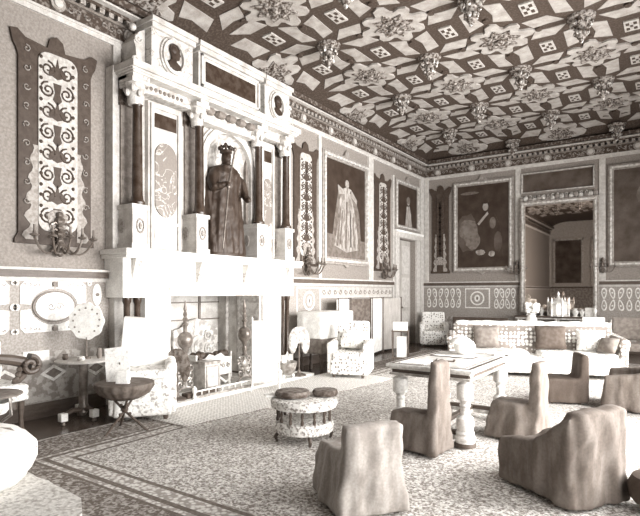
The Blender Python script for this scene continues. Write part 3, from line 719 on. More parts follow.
def sconce(label, pl, pos, sg, s=1.0, n=5):
    t = thing('wall_sconce', label, 'sconce', pos, 0, 'branched wall sconces')
    def W(u, d, z): return (sg*d, u, z) if pl == 'X' else (u, sg*d, z)
    b = MB(); 
    for k in range(7): b.ball(W(0, .03, .16*s-.055*s*k), .045*s*(1 if k % 2 else .7), 'brass', 8)
    for s_ in (-1, 1):
        for k in range(3): b.tube([W(s_*.0, .03, .1-.08*k), W(s_*.05*s, .05, .13-.08*k), W(s_*.08*s, .04, .10-.08*k)], .010*s, 'brass', 5)
    b.build('backplate', t)
    for k in range(n):
        u = (k-(n-1)/2)/((n-1)/2)
        b = MB(); L = .26*s
        pts = [W(0, .04, -.05*s)]
        for q in range(1, 10):
            a = q/9; pts.append(W(u*L*a, .04+(.16-.08*abs(u))*s*a, (-.05-.17*math.sin(a*PI*.75)+.12*a*a)*s))
        b.tube(pts, .010*s, 'brass', 6)
        e = pts[-1]
        b.lathe([(.012*s, 0), (.035*s, .012*s), (.038*s, .02*s), (.015*s, .03*s), (.012*s, .05*s)], e, 'brass', 10)
        arm = b.build('branch', t)
        b = MB(); b.lathe([(.010*s, .05*s), (.010*s, .10*s)], e, 'cush', 8); b.build('candle', arm)
    return t
sconce('largest branched brass wall sconce, below the left carved board', 'X', (XL+.05, 3.36, 2.20), 1, 1.4, 5)
sconce('branched brass wall sconce right of the chimneypiece, below a carved board', 'X', (XL+.05, 8.50, 2.12), 1, 1.5)
sconce('branched brass wall sconce beside the doorway, below a carved board', 'X', (XL+.05, 11.85, 2.12), 1, 1.5)
sconce('branched brass wall sconce left of the tall mirror', 'Y', (-3.52, YF-.04, 2.15), -1, 1.0)
sconce('branched brass wall sconce right of the tall mirror', 'Y', (-1.48, YF-.04, 2.15), -1, 1.0)

# doorway in the left wall
d = struct(MB().build('door_1') if False else (lambda bb: (bb.box(XL-.22, XL-.16, 13.25, 13.9, 0, 2.95, 'doorp'),
    [bb.box(XL-.16, XL-.145, 13.33, 13.82, z0, z1, 'wallp') for z0, z1 in ((.2, .95), (1.05, 1.9), (2.0, 2.8))], bb.build('door_1'))[-1])(MB()))
b = MB(); b.ball((XL-.13, 13.32, 1.05), .03, 'brass', 10); b.build('door_knob', d)
b = MB()
b.box(XL, XL+.06, 12.5, 12.75, 0, 3.0, 'wallp'); b.box(XL, XL+.06, 13.9, 14.12, 0, 3.0, 'wallp'); b.box(XL, XL+.09, 12.45, 14.16, 2.97, 3.14, 'wallp'); b.box(XL, XL+.14, 12.4, 14.2, 3.1, 3.16, 'white')
b.box(XL, XL+.05, 12.38, 12.46, 0, 4.6, 'wallp'); b.box(XL, XL+.04, 14.2, 14.44, 0, 4.8, 'wallp'); b.box(XL, XL+.04, 7.66, 7.98, 1.78, 4.8, 'wallp'); b.box(XL, XL+.04, 8.93, 9.04, 1.78, 4.8, 'wallp'); b.box(XL, XL+.04, 11.08, 11.32, 1.78, 4.8, 'wallp')
struct(b.build('trim_7'))

# ------------------------------------------------------------------ carpets
b = MB()
cx0, cx1, cy0, cy1 = -5.25, 1.25, 1.75, 12.4
def frame_rect(b, x0, x1, y0, y1, w, z0, z1, m):
    b.box(x0, x1, y0, y0+w, z0, z1, m); b.box(x0, x1, y1-w, y1, z0, z1, m); b.box(x0, x0+w, y0+w, y1-w, z0, z1, m); b.box(x1-w, x1, y0+w, y1-w, z0, z1, m)
z = 0.0
o_ = 0
for w, m in ((.03, 'carpetl'), (.50, 'carpetd'), (.03, 'carpets'), (.045, 'carpetl'), (.05, 'carpets'), (.13, 'carpetl'), (.04, 'carpets'), (.02, 'carpetl')):
    frame_rect(b, cx0+o_, cx1-o_, cy0+o_, cy1-o_, w, z, .012, m); o_ += w
b.box(cx0+o_, cx1-o_, cy0+o_, cy1-o_, z, .012, 'carpet')
tag(b.build('carpet'), 'large patterned carpet with a striped border covering most of the floor', 'carpet')
b = MB(); Q4 = [(-5.24, 3.80), (-4.42, 3.80), (-3.90, 8.0), (-5.24, 8.2)]; b.prism(rim(Q4, .985), 'Z', .012, .022, 'mat_'); b.prism(Q4, 'Z', .012, .020, 'carpetd')
tag(b.build('hearth_rug'), 'pale dotted rug laid along the hearth', 'rug')

# ------------------------------------------------------------------ hearth furniture
def andiron(loc, label):
    t = thing('andiron', label, 'andiron', loc, 0, 'andirons')
    b = MB(); b.lathe([(.05, .42), (.03, .46), (.045, .52), (.028, .58), (.05, .64), (.09, .68), (.11, .74), (.105, .81), (.07, .86), (.03, .88), (.03, .95), (.048, .98), (.024, 1.01), (.04, 1.06), (.022, 1.09), (.034, 1.13), (.018, 1.17), (.028, 1.2), (.014, 1.26), (.006, 1.32)], (0, 0, 0), 'sbrass', 16); b.build('stem', t)
    b = MB()
    for s_ in (-1, 1):
        for k in range(3):
            b.tube([(0, p[1], p[2]) for p in spiral((s_*.09, .14+k*.11), .085-.012*k, 1.3, s_, PI/2+k, 'X', 0, 18)], .016, 'steel', 6)
    b.ball((0, 0, .28), .07, 'steel', 12, 1.4, .5); b.tube([(0, 0, .4), (0, 0, .1)], .025, 'steel', 8); b.build('scrolled_base', t)
    for s_ in (-1, 1):
        b = MB(); b.tube([(0, 0, .1), (.02, s_*.1, .08), (.03, s_*.17, .03), (.03, s_*.2, .02)], [.02, .018, .016, .02], 'steel', 7); b.build('foot', t)
    b = MB(); b.box(-.45, 0, -.015, .015, .12, .15, 'iron'); b.build('log_bar', t)
    return t
A1 = andiron((-5.72, 4.93, .05), 'tall brass and steel andiron at the left of the fireplace')
dup(A1, (-5.74, 6.17, .05), 'tall brass and steel andiron at the right of the fireplace')
gr = thing('fire_grate', 'bright steel fire grate with scrolled front inside the fireplace', 'grate', (-5.85, 5.6, .05))
b = MB()
b.box(-.22, .02, -.36, .36, .14, .17, 'iron')
for k in range(4): b.box(0, .02, -.36, .36, .2+k*.07, .215+k*.07, 'silver')
for y in (-.36, .36): b.box(-.2, .02, y-.015, y+.015, .1, .5, 'silver')
b.build('basket', gr)
b = MB(); b.prism([(-.34, .16), (.34, .16), (.34, .42), (.2, .44), (.12, .5), (0, .46), (-.12, .5), (-.2, .44), (-.34, .42)], 'X', .02, .035, 'silver')
for s_ in (-1, 1):
    for k in range(3): b.tube(spiral((s_*(.08+.1*k), .3), .045, 1.3, s_, k, 'X', .04, 14), .010, 'steel', 5)
b.build('front_plate', gr)
b = MB()
for s_ in (-1, 1):
    b.tube([(.03, s_*.02, .18), (.05, s_*.12, .1), (.05, s_*.2, .04), (.04, s_*.26, .06)], .018, 'silver', 6); b.tube([(.03, s_*.3, .18), (.04, s_*.3, 0)], .02, 'silver', 6)
b.build('feet', gr)
b = MB(); rr = random.Random(3)
for k in range(16): b.ball((-.2+.18*rr.random(), -.3+.6*rr.random(), .42+.06*rr.random()), .05+.02*rr.random(), 'iron', 7)
o = b.build('coals', gr); o['kind'] = 'stuff'
fb = thing('fireback', 'cast fireback with raised ornament and arched top behind the grate', 'fireback', (XL-.64, 6.15, 0))
b = MB(); b.prism([(-.5, 0), (.5, 0), (.5, .85), (.3, .9), (.22, .98), (0, 1.04), (-.22, .98), (-.3, .9), (-.5, .85)], 'X', -.03, .03, 'fback'); b.build('plate', fb, bevel=.01)
b = MB()
for s_ in (-1, 1):
    for k in range(3): b.tube(spiral((s_*.26, .25+k*.24), .1, 1.4, s_, k, 'X', .04, 16), .018, 'tile', 6)
b.disc((0, .55), .15, 'X', .03, .06, 'tile', 18, 1, 1.25); b.disc((0, .55), .09, 'X', .06, .075, 'fback', 18, 1, 1.25); b.build('relief', fb)
# fender
fe = thing('fender', 'low steel fender bar with small knobs along the hearth', 'fender', (-5.36, 5.70, .05))
b = MB(); b.box(-.02, .02, -.92, .92, .0, .03, 'steel'); b.tube([(0, -.92, .09), (0, .92, .09)], .012, 'silver', 7)
for k in range(15): b.tube([(0, -.92+k*.131, .02), (0, -.92+k*.131, .09)], .008, 'silver', 6)
b.build('rail', fe)
for y in (-.92, .92):
    b = MB(); b.lathe([(.03, 0), (.02, .06), (.03, .1), (.035, .13), (.01, .17)], (0, y, 0), 'silver', 12); b.build('knob', fe)
# log box and brush on the hearth
lb = thing('log_box', 'panelled grey box standing at the left end of the hearth', 'box', (-5.64, 5.27, .05))
b = MB(); b.box(-.12, .12, -.15, .15, .02, .42, 'glass'); b.box(-.13, .13, -.16, .16, .40, .44, 'steel'); b.box(-.13, .13, -.16, .16, 0, .03, 'steel'); b.build('body', lb, bevel=.006)
b = MB(); b.box(.12, .13, -.13, -.11, .06, .38, 'steel'); b.box(.12, .13, .11, .13, .06, .38, 'steel'); b.box(.12, .13, -.11, .11, .36, .38, 'steel'); b.box(.12, .13, -.11, .11, .06, .08, 'steel'); b.build('panel_frame', lb)
b = MB(); b.box(-.07, .06, -.28, .28, 0, .07, 'cushd'); o = b.build('book', None, (-5.45, 5.58-.42, .05), bevel=.01); o.location = (-5.46, 4.98, .05); o.rotation_euler = (0, 0, R(0))
tag(o, 'dark flat book-like box lying on the front of the hearth', 'box')
def feather_fan(loc, rz, label, m, rad, h, tilt=0, foot=True):
    t = thing('feather_fan', label, 'fan', loc, rz)
    b = MB(); n = 18
    for k in range(n):
        a = PI*(-.15)+1.3*PI*k/(n-1)
        for q, rr_ in ((0, rad), (1, rad*.7)):
            c = (rad*.45*math.cos(a)*(1-.3*q), .012*q+.004*(k % 2), h+rad*.45*math.sin(a)*(1-.3*q))
            b.ball(c, rad*.55*(1-.25*q), m, 8, .9 if q else 1, .42, .06)
    b.build('feathers', t)
    b = MB(); b.ball((0, .03, h), rad*.22, 'brass', 10, 1, 1, .4); b.tube([(0, .02, h), (0, .01, .05)], .012, 'brass', 7); b.build('handle', t)
    if foot:
        b = MB(); b.lathe([(.13, 0), (.12, .02), (.04, .05), (.02, .1)], (0, 0, 0), 'brass', 14); b.build('foot', t)
    return t
feather_fan((-5.50, 4.60, .05), 35, 'dark round feather fan at the left side of the hearth', 'feather', .26, .43)
feather_fan((-5.35, 7.12, .05), 35, 'pale feather fan on a stand beyond the white screen', 'feather2', .27, .58)
# white cheval screen
cs = thing('fire_screen', 'tall white cheval screen standing before the right side of the hearth', 'screen', (-5.10, 5.95, .022), 38); cs.scale = (.78, 1, 1)
b = MB(); b.box(-.24, .24, -.01, .01, .12, 1.02, 'white_c'); b.build('cloth_panel', cs)
for s_ in (-1, 1):
    b = MB(); b.lathe([(.018, .04), (.014, .3), (.02, .34), (.014, .38), (.014, 1.04), (.022, 1.06), (.005, 1.1)], (s_*.26, 0, 0), 'silver', 10); b.build('post', cs)
    b = MB(); b.tube([(s_*.26, -.18, .015), (s_*.26, -.1, .05), (s_*.26, 0, .09), (s_*.26, .1, .05), (s_*.26, .18, .015)], .016, 'silver', 7); b.build('foot', cs)
for zz in (.1, 1.03): b = MB(); b.tube([(-.26, 0, zz), (.26, 0, zz)], .01, 'silver', 7); b.build('rail', cs)
tk = thing('coal_scuttle', 'small bright metal scuttle on feet beside the white screen', 'scuttle', (-5.42, 7.0-.12, .05), 30)
b = MB(); b.lathe([(.08, .05), (.13, .1), (.16, .2), (.17, .26), (.155, .26), (.12, .12), (.02, .1)], (0, 0, 0), 'steel', 18, 1, 1.3); b.build('bowl', tk)
b = MB(); b.tube([(0, -.2, .24), (0, -.16, .36), (0, 0, .42), (0, .16, .36), (0, .2, .24)], .012, 'silver', 7); b.build('handle', tk)
for a in range(3):
    b = MB(); b.ball((.1*math.cos(a*2.1), .12*math.sin(a*2.1), .03), .03, 'silver', 8); b.build('foot', tk)

# ------------------------------------------------------------------ upholstered chairs
def easy_chair(name, label, cat, loc, rz, m, w=.62, d=.62, sh=.4, bh=.85, arms=True, ah=.58, group=None, rake=.1, fold=.006, seedv=0):
    """faces local -y"""
    t = thing(name, label, cat, loc, rz, group)
    b = MB(); b.box(-w/2, w/2, -d/2, d/2, .05, sh-.06, m); o = b.build('seat_base', t); soft(o, .028, 3, fold, 14, 0, seedv)
    b = MB(); b.box(-w/2+.04, w/2-.04, -d/2-.02, d/2-.12, sh-.1, sh+.02, m); o = b.build('seat_cushion', t); soft(o, .025, 8, 0, 9, .006, seedv)
    b = MB(); b.prism([(d/2-.14, sh-.12), (d/2-.16, sh), (d/2-.12+rake*.6, bh), (d/2+rake*.8, bh-.02), (d/2+.02, sh-.1)], 'X', -w/2+.02, w/2-.02, m); o = b.build('backrest', t); soft(o, .028, 6, .003, 9, .005, seedv)
    if arms:
        for s_ in (-1, 1):
            b = MB(); x = s_*(w/2+.0); b.box(x-.06, x+.06, -d/2+.02, d/2, .06, ah-.06, m); b.tube([(x, -d/2+.02, ah-.06), (x, d/2, ah-.04)], .075, m, 10); o = b.build('arm', t); soft(o, .028, 4, fold*.6, 12, 0, seedv+s_)
    for sx in (-1, 1):
        for sy in (-1, 1):
            b = MB(); b.lathe([(.02, 0), (.03, .03), (.025, .07)], (sx*(w/2-.06), sy*(d/2-.06), 0), 'dwood', 8); b.build('foot', t)
    return t
c1 = easy_chair('armchair', 'low floral armchair with a tall white cloth back beside the hearth', 'chair', (-5.24, 3.88, .024), 52, 'chintz', .62, .66, .56, .95, True, .64, rake=.06)
b = MB(); b.box(-.27, .27, .11, .15, .52, 1.14, 'white_c'); b.box(-.27, .27, .11, .40, 1.11, 1.15, 'white_c'); b.box(-.27, .27, .38, .42, .5, 1.14, 'white_c'); o = b.build('back_cloth', c1, bevel=.01); o.rotation_euler = (0, R(5), 0); o.location = (-.06, 0, 0)
c2 = easy_chair('armchair', 'white sprigged armchair beyond the hearth rug with a patterned back', 'chair', (-4.72, 7.80, .024), 22, 'chintz2', .62, .66, .42, .95, True, .6)
b = MB(); b.box(-.16, .16, -.1, .1, 0, .32, 'chintz'); o = b.build('loose_cushion', None); soft(o, .03, 8, 0, 9, .01); o.rotation_euler = (R(-15), 0, R(10)); o.location = (-4.75, 7.84, .49)
tag(o, 'small floral cushion sitting on the white sprigged armchair', 'cushion')
easy_chair('armchair', 'small pale patterned armchair in the far left corner', 'chair', (-5.52, 13.55, 0), 25, 'chintz2', .66, .66, .42, .93, True, .62)

def slipchair(label, loc, rz, m, w=.5, d=.55, sh=.36, bh=.7, bt=.1, arm=0, fold=.014, seedv=0, group='slip-covered low chairs', flare=.05, curve=0, cat='chair', name='slipcovered_chair'):
    """chair under a loose dust cover, faces local -y"""
    t = thing(name, label, cat, loc, rz, group)
    b = MB()
    # skirt with flare
    b.add([(-w/2-flare, -d/2-flare, .02), (w/2+flare, -d/2-flare, .02), (w/2+flare, d/2+flare, .02), (-w/2-flare, d/2+flare, .02),
           (-w/2, -d/2, sh), (w/2, -d/2, sh), (w/2, d/2, sh), (-w/2, d/2, sh)], [(0,3,2,1),(4,5,6,7),(0,1,5,4),(1,2,6,5),(2,3,7,6),(3,0,4,7)], m)
    n = 7
    if curve:
        for i in range(n):
            a = -PI/2+PI*(i+.5)/n*1.0; x = w/2*math.sin(a)*.9; y = d/2-curve*(1-math.cos(a)); hh = bh-(bh-arm)*abs(math.sin(a))**2.2 if arm else bh
            b.box(x-w/n*.75, x+w/n*.75, y-bt, y+.02, .05, hh, m)
    else:
        b.prism([(d/2-bt, sh-.1), (d/2-bt*.45, bh), (d/2+.05, bh-.01), (d/2+.05, .03), (d/2-bt, .03)], 'X', -w/2, w/2, m)
    if arm and not curve:
        for s_ in (-1, 1): b.prism([(-d/2, .03), (d/2, .03), (d/2, bh-.04), (d/2-.12, bh-.12), (0, arm+.05), (-d/2, arm)], 'X', s_*w/2-.06, s_*w/2+.06, m)
    o = b.build('loose_cover', t); soft(o, .022, 12 if arm else 5, fold, 10, fold*.45, seedv)
    for sx in (-1, 1):
        for sy in (-1, 1):
            b = MB(); b.lathe([(.018, 0), (.022, .06)], (sx*(w/2-.06), sy*(d/2-.06), 0), 'dwood', 8); b.build('leg', t)
    return t
Z1 = .012
slipchair('pale slipcovered low chair seen from behind at the bottom centre', (-1.85, 3.15, Z1), 233, 'holll', .42, .50, .40, .62, .13, 0, .018, 1)
slipchair('largest dark slipcovered tub chair, lower right, with a lit curved back', (-.72, 4.20, Z1), 238, 'holl', .46, .66, .33, .68, .2, .36, .02, 2)
slipchair('upright slipcovered chair before the near side of the inlaid table', (-2.00, 4.53, Z1), -97, 'holl', .26, .44, .36, .86, .08, 0, .016, 3, flare=.06)
slipchair('upright slipcovered chair at the right side of the inlaid table', (-1.33, 5.46, Z1), -96, 'holl', .30, .44, .38, .80, .08, 0, .016, 4, flare=.06)
slipchair('small dark slipcovered chair between the table and the spotted sofa', (-1.27, 7.62, Z1), -66, 'holld', .46, .46, .34, .66, .09, 0, .008, 5, flare=.0)
slipchair('wide slipcovered armchair cut off by the right edge', (-.34, 7.72, Z1), -90, 'holl', .75, .8, .36, .92, .2, .44, .016, 6, flare=.02)

# spotted sofa and cushions
sf = thing('sofa', 'long white spotted sofa facing the camera beyond the table', 'sofa', (-2.15, 9.85, Z1), 20)
sw = 2.75
b = MB(); b.box(-sw/2, sw/2, -.45, .35, .07, .36, 'chintz'); o = b.build('seat_base', sf); soft(o, .04, 3, .010, 8)
for s_ in (-1, 1):
    b = MB(); b.box(s_*sw/4-sw/4+.08, s_*sw/4+sw/4-.08, -.46, .2, .33, .44, 'chintz'); o = b.build('seat_cushion', sf); soft(o, .035, 6, 0, 9, .008)
b = MB(); b.prism([(.1, .34), (.2, .88), (.42, .88), (.4, .1), (.15, .1)], 'X', -sw/2, sw/2, 'spot'); o = b.build('backrest', sf); soft(o, .04, 5, 0, 9, .008)
b = MB(); b.box(-sw/2+.05, sw/2-.02, .18, .44, .85, .93, 'white_c'); o = b.build('back_cloth', sf); soft(o, .03, 4, 0, 9, .012)
for s_ in (-1, 1):
    b = MB(); x = s_*(sw/2+.02); b.box(x-.07, x+.07, -.42, .38, .07, .58, 'spot'); b.tube([(x, -.44, .6), (x, .38, .66)], .1, 'white_c' if s_ > 0 else 'spot', 12); o = b.build('arm', sf); soft(o, .035, 4)
for sx in (-1, 1):
    for sy in (-.38, .3):
        b = MB(); b.lathe([(.02, 0), (.035, .04), (.03, .09)], (sx*(sw/2-.1), sy, 0), 'dwood', 8); b.build('foot', sf)
def cushion(label, loc, rz, m, w=.42, h=.38, t=.16, tilt=-14, group='cushions on the spotted sofa'):
    b = MB()
    prof = []; n = 12
    vs = []; fs = []
    for j in range(n+1):
        for i in range(n+1):
            u = i/n*2-1; v = j/n*2-1; k = (1-abs(u)**3)*(1-abs(v)**3)
            q = 1-.06*(1-abs(u*v))
            vs.append((u*w/2*(q if abs(v) < 1 else 1), -t/2*k**.6-.004, v*h/2+h/2)); 
    off = len(vs); vs += [(x, -y, z_) for x, y, z_ in vs]
    for j in range(n):
        for i in range(n):
            a = j*(n+1)+i; fs.append((a, a+1, a+n+2, a+n+1)); fs.append((off+a, off+a+n+1, off+a+n+2, off+a+1))
    for i in range(n):
        a = i; fs.append((a, off+a, off+a+1, a+1)); a = n*(n+1)+i; fs.append((a, a+1, off+a+1, off+a))
        a = i*(n+1); fs.append((a, a+n+1, off+a+n+1, off+a)); a = i*(n+1)+n; fs.append((a, off+a, off+a+n+1, a+n+1))
    b.add(vs, fs, m); o = b.build('cushion', None, loc, ang=80); o.rotation_euler = (R(tilt), 0, R(rz)); tag(o, label, 'cushion', group); return o
def onsofa(x, y): a = R(20); return (-2.15+x*math.cos(a)-y*math.sin(a), 9.85+x*math.sin(a)+y*math.cos(a))
px, py = onsofa(-.78, -.04); cushion('tan square cushion at the left half of the spotted sofa', (px, py, .47), 20, 'cush', .46, .40)
px, py = onsofa(.32, -.04); cushion('dark brown cushion at the middle of the spotted sofa', (px, py, .47), 20, 'cushd', .52, .42)
px, py = onsofa(.95, -.12); cushion('pale floral cushion at the right end of the spotted sofa', (px, py, .47), 14, 'chintz', .46, .36, .2)
px, py = onsofa(1.10, -.40); cushion('tan cushion slumped against the sofa arm', (px, py, .47), -30, 'cush', .34, .28, .16, -30)
# dark upholstered chair on the right, against the far wall
dc = thing('side_chair', 'grey upholstered chair with pale scrolled frame near the far right wall', 'chair', (-.80, 12.1, Z1), 3)
b = MB(); b.box(-.28, .28, -.28, .2, .30, .46, 'cush'); o = b.build('seat', dc); soft(o, .03, 5)
b = MB(); b.prism([(.18, .5), (.26, .95), (.33, .95), (.26, .48)], 'X', -.29, .29, 'cush'); o = b.build('backrest', dc); soft(o, .025, 5)
for sx in (-1, 1):
    for sy in (-1, 1):
        b = MB(); b.tube([(sx*.28, sy*.23, .32), (sx*.30, sy*.26, .2), (sx*.27, sy*.24, .1), (sx*.30, sy*.27, 0)], [.03, .028, .02, .025], 'framel', 8); b.build('leg', dc)
    b = MB(); b.tube([(sx*.31, .24, .9), (sx*.32, .2, .7), (sx*.33, .0, .68), (sx*.33, -.2, .66), (sx*.31, -.24, .58), (sx*.31, -.16, .46)], .025, 'framel', 8); b.build('armrest', dc)
wc = thing('tall_white_chair', 'narrow white covered chair beside the right arm of the sofa', 'chair', (-1.30, 11.2, Z1), 10)
b = MB(); b.box(-.2, .2, -.25, .2, .05, .42, 'white_c'); o = b.build('seat_cover', wc); soft(o, .03, 4, .01, 12)
b = MB(); b.prism([(.12, .4), (.2, .98), (.28, .98), (.24, .05), (.14, .05)], 'X', -.2, .2, 'white_c'); o = b.build('back_cover', wc); soft(o, .025, 4, .008, 12)
b = MB(); b.box(-.16, .16, -.03, 0, .55, .75, 'cushd'); b.build('dark_gap', wc, (0, .14, 0))

# ------------------------------------------------------------------ inlaid centre table
tb = thing('centre_table', 'large inlaid table on thick pale baluster legs with stretchers', 'table', (-2.0, 5.45, Z1))
hx, hy, H = .45, .72, .755
b = MB(); b.box(-hx, hx, -hy, hy, H-.035, H, 'marq'); b.build('tabletop', tb, bevel=.01)
b = MB(); frame_rect(b, -hx+.03, hx-.03, -hy+.03, hy-.03, .03, H, H+.002, 'board'); frame_rect(b, -hx+.10, hx-.10, -hy+.10, hy-.10, .012, H, H+.002, 'ring'); b.box(-hx+.14, hx-.14, -hy+.14, hy-.14, H, H+.0015, 'ttop'); b.build('inlay', tb, smooth=False)
b = MB(); b.box(-hx+.05, hx-.05, -hy+.05, hy-.05, H-.10, H-.035, 'dwood'); frame_rect(b, -hx+.03, hx-.03, -hy+.03, hy-.03, .025, H-.055, H-.036, 'marq'); frame_rect(b, -hx+.03, hx-.03, -hy+.03, hy-.03, .03, H-.115, H-.09, 'pale'); b.build('apron', tb, bevel=.004)
for sx in (-1, 1):
    for sy in (-1, 1):
        c = (sx*(hx-.11), sy*(hy-.12), 0)
        b = MB(); b.lathe([(.085, .0), (.095, .03), (.09, .07), (.10, .08), (.10, .10), (.085, .12), (.09, .14), (.075, .16), (.085, .22), (.08, .28), (.045, .31), (.042, .38), (.055, .40), (.042, .42), (.05, .44), (.078, .46), (.08, .60), (.05, .62), (.05, .64)], c, 'marq', 22); lg = b.build('leg', tb)
        b = MB(); b.box(c[0]-.06, c[0]+.06, c[1]-.06, c[1]+.06, .64, .70, 'dwood')
        for t in (PI/4, 3*PI/4):
            for yy in (-.062, .062): b.tube([(c[0]-.05*math.cos(t), c[1]+yy, .67-.025), (c[0]+.05*math.cos(t), c[1]+yy, .67+.025)] if t < 1 else [(c[0]-.05, c[1]+yy, .695), (c[0]+.05, c[1]+yy, .645)], .007, 'marq', 5)
            for xx in (-.062, .062): b.tube([(c[0]+xx, c[1]-.05, .645), (c[0]+xx, c[1]+.05, .695)] if t < 1 else [(c[0]+xx, c[1]-.05, .695), (c[0]+xx, c[1]+.05, .645)], .007, 'marq', 5)
        b.build('capital_block', lg)
        b = MB(); b.lathe([(.101, .01), (.104, .03), (.098, .05)], c, 'dwood', 22); b.build('base_ring', lg)
for s_ in (-1, 1):
    b = MB(); b.box(-hx+.13, hx-.13, s_*(hy-.12)-.04, s_*(hy-.12)+.04, .07, .11, 'pale'); b.box(-hx+.13, hx-.13, s_*(hy-.12)-.03, s_*(hy-.12)+.03, .11, .15, 'dwood'); b.build('stretcher', tb, bevel=.004)
b = MB(); b.box(-.04, .04, -hy+.14, hy-.14, .07, .11, 'pale'); b.box(-.03, .03, -hy+.14, hy-.14, .11, .15, 'dwood'); b.build('stretcher', tb, bevel=.004)
ZT_ = Z1+H+.002
ld = thing('covered_bowl', 'white rounded bowl under a white cloth on the far end of the inlaid table', 'bowl', (-2.05, 5.92, ZT_), 20)
b = MB(); b.lathe([(.07, 0), (.10, .01), (.14, .05), (.155, .10), (.14, .15), (.10, .18)], (.02, 0, 0), 'white_c', 20); ld.scale = (.82, .82, .82); b.build('bowl', ld)
b = MB(); b.lathe([(.16, .155), (.175, .165), (.14, .20), (.09, .235), (.03, .25), (.005, .255)], (-.03, 0, 0), 'white_c', 24, wob=lambda a, z: 1+.09*math.sin(5*a)*(z < .2)); b.build('cloth_cap', ld)
def flat(name, label, cat, loc, rz, w, d, h, m, m2=None, group=None):
    b = MB(); b.box(-w/2, w/2, -d/2, d/2, 0, h, m)
    if m2: b.box(-w/2+.02, w/2-.02, -d/2+.02, d/2-.02, h, h+.001, m2)
    o = b.build(name, None, loc, bevel=.002 if h > .01 else 0); o.rotation_euler = (0, 0, R(rz)); return tag(o, label, cat, group)
flat('print_sheet', 'white sheet with pencil marks lying at the left of the inlaid tabletop', 'paper', (-2.22, 5.0, ZT_), 6, .26, .34, .004, 'paper', 'print_')
flat('print_sheet', 'dark-edged print lying at the far side of the inlaid tabletop', 'paper', (-2.06, 5.62, ZT_), -4, .5, .16, .006, 'board', 'paper')
flat('small_box', 'small white box at the right far corner of the inlaid table', 'box', (-1.64, 5.95, ZT_), 10, .1, .1, .06, 'white_c', 'cush')
flat('notebook', 'thin dark notebook near the middle of the inlaid tabletop', 'book', (-2.0, 5.22, ZT_), 15, .2, .13, .012, 'cushd', 'tile')

# ------------------------------------------------------------------ round low drum table with cushions
rt = thing('round_stool_table', 'low round two-tier table with spindles and floral covers on the carpet', 'table', (-3.08, 4.18, Z1), 20)
b = MB(); b.lathe([(.28, .33), (.325, .345), (.33, .40), (.32, .42), (.0, .42)][::-1] if False else [(.27, .33), (.325, .34), (.335, .38), (.33, .42), (.30, .43)], (0, 0, 0), 'needle', 32, wob=lambda a, z: 1+.015*math.sin(9*a)); b.build('tabletop', rt)
b = MB(); b.lathe([(.25, .09), (.29, .10), (.30, .16), (.29, .20), (.27, .205)], (0, 0, 0), 'needle', 32, wob=lambda a, z: 1+.015*math.sin(11*a)); b.build('lower_shelf', rt)
for k in range(14):
    a = k*2*PI/14; c = (.265*math.cos(a), .265*math.sin(a), 0)
    b = MB(); b.lathe([(.012, .20), (.018, .23), (.010, .26), (.016, .29), (.010, .32), (.014, .34)], c, 'dwood', 7); b.build('spindle', rt)
for k in range(4):
    a = k*PI/2+.5; b = MB(); b.tube([(.24*math.cos(a), .24*math.sin(a), .12), (.29*math.cos(a), .29*math.sin(a), .05), (.27*math.cos(a), .27*math.sin(a), .0)], [.022, .02, .014], 'dwood', 7); b.build('leg', rt)
for lb_, (x, y), s_ in (('dark floral round cushion, left one on the low round table', (-3.17, 4.11), 1.1), ('dark floral round cushion, right one on the low round table', (-2.93, 4.34), .8)):
    b = MB(); b.lathe([(.10*s_, 0), (.15*s_, .01), (.165*s_, .035), (.15*s_, .065), (.08*s_, .07)], (0, 0, 0), 'feather', 22); o = b.build('pad_cushion', None, (x, y, Z1+.43)); tag(o, lb_, 'cushion', 'round pads on the low table')
b = MB(); b.box(-.1, .1, -.06, .06, 0, .02, 'paper'); o = b.build('folded_paper', None, (-3.33, 4.02, Z1+.435), bevel=.004); o.rotation_euler = (0, 0, R(50)); tag(o, 'folded white paper on the left edge of the low round table', 'paper')

# ------------------------------------------------------------------ left side: pedestal table with face screen
pt = thing('pedestal_table', 'round pale-topped pedestal table against the left dado', 'table', (-5.68, 3.38, 0))
b = MB(); b.lathe([(.27, .685), (.30, .69), (.305, .705), (.29, .715)], (0, 0, 0), 'wallp', 32); b.build('tabletop', pt)
b = MB(); b.lathe([(.12, .68), (.06, .66), (.052, .62), (.05, .2), (.06, .16), (.04, .14), (.05, .1), (.02, .06)], (0, 0, 0), 'sbrass', 16); b.build('column', pt)
for k, (dx, dy) in enumerate(((.05, -.27), (.14, .05), (-.25, .1))):
    b = MB(); b.tube([(0, 0, .12), (dx*.5, dy*.5, .15), (dx*.9, dy*.9, .12)], [.03, .028, .025], 'dwood', 8); lg = b.build('foot', pt)
    b = MB(); b.box(dx-.04, dx+.04, dy-.04, dy+.04, .05, .14, 'white'); b.lathe([(.02, 0), (.03, .015), (.02, .03), (.03, .05)], (dx, dy, 0), 'brass', 10); b.build('marble_block', lg, bevel=.008)
fs_ = thing('face_screen', 'round white scalloped hand screen on a thin stem above the pedestal table', 'fan', (-5.68, 3.42, .715))
b = MB()
pts = []
for i in range(48):
    a = 2*PI*i/48; r = .205*(1+.035*math.cos(9*a)); pts.append((r*math.cos(a)*.98, .44+r*math.sin(a)*(1.0 if math.sin(a) > 0 else 1.05)))
b.prism(pts, 'Y', -.006, .006, 'white_c')
for k in range(11):
    a = PI*k/10*1.6-.9; b.disc((.15*math.cos(a), .44+.15*math.sin(a)), .012, 'Y', -.009, -.006, 'medal', 8)
scr = b.build('screen_disc', fs_); scr.rotation_euler = (0, 0, R(38))
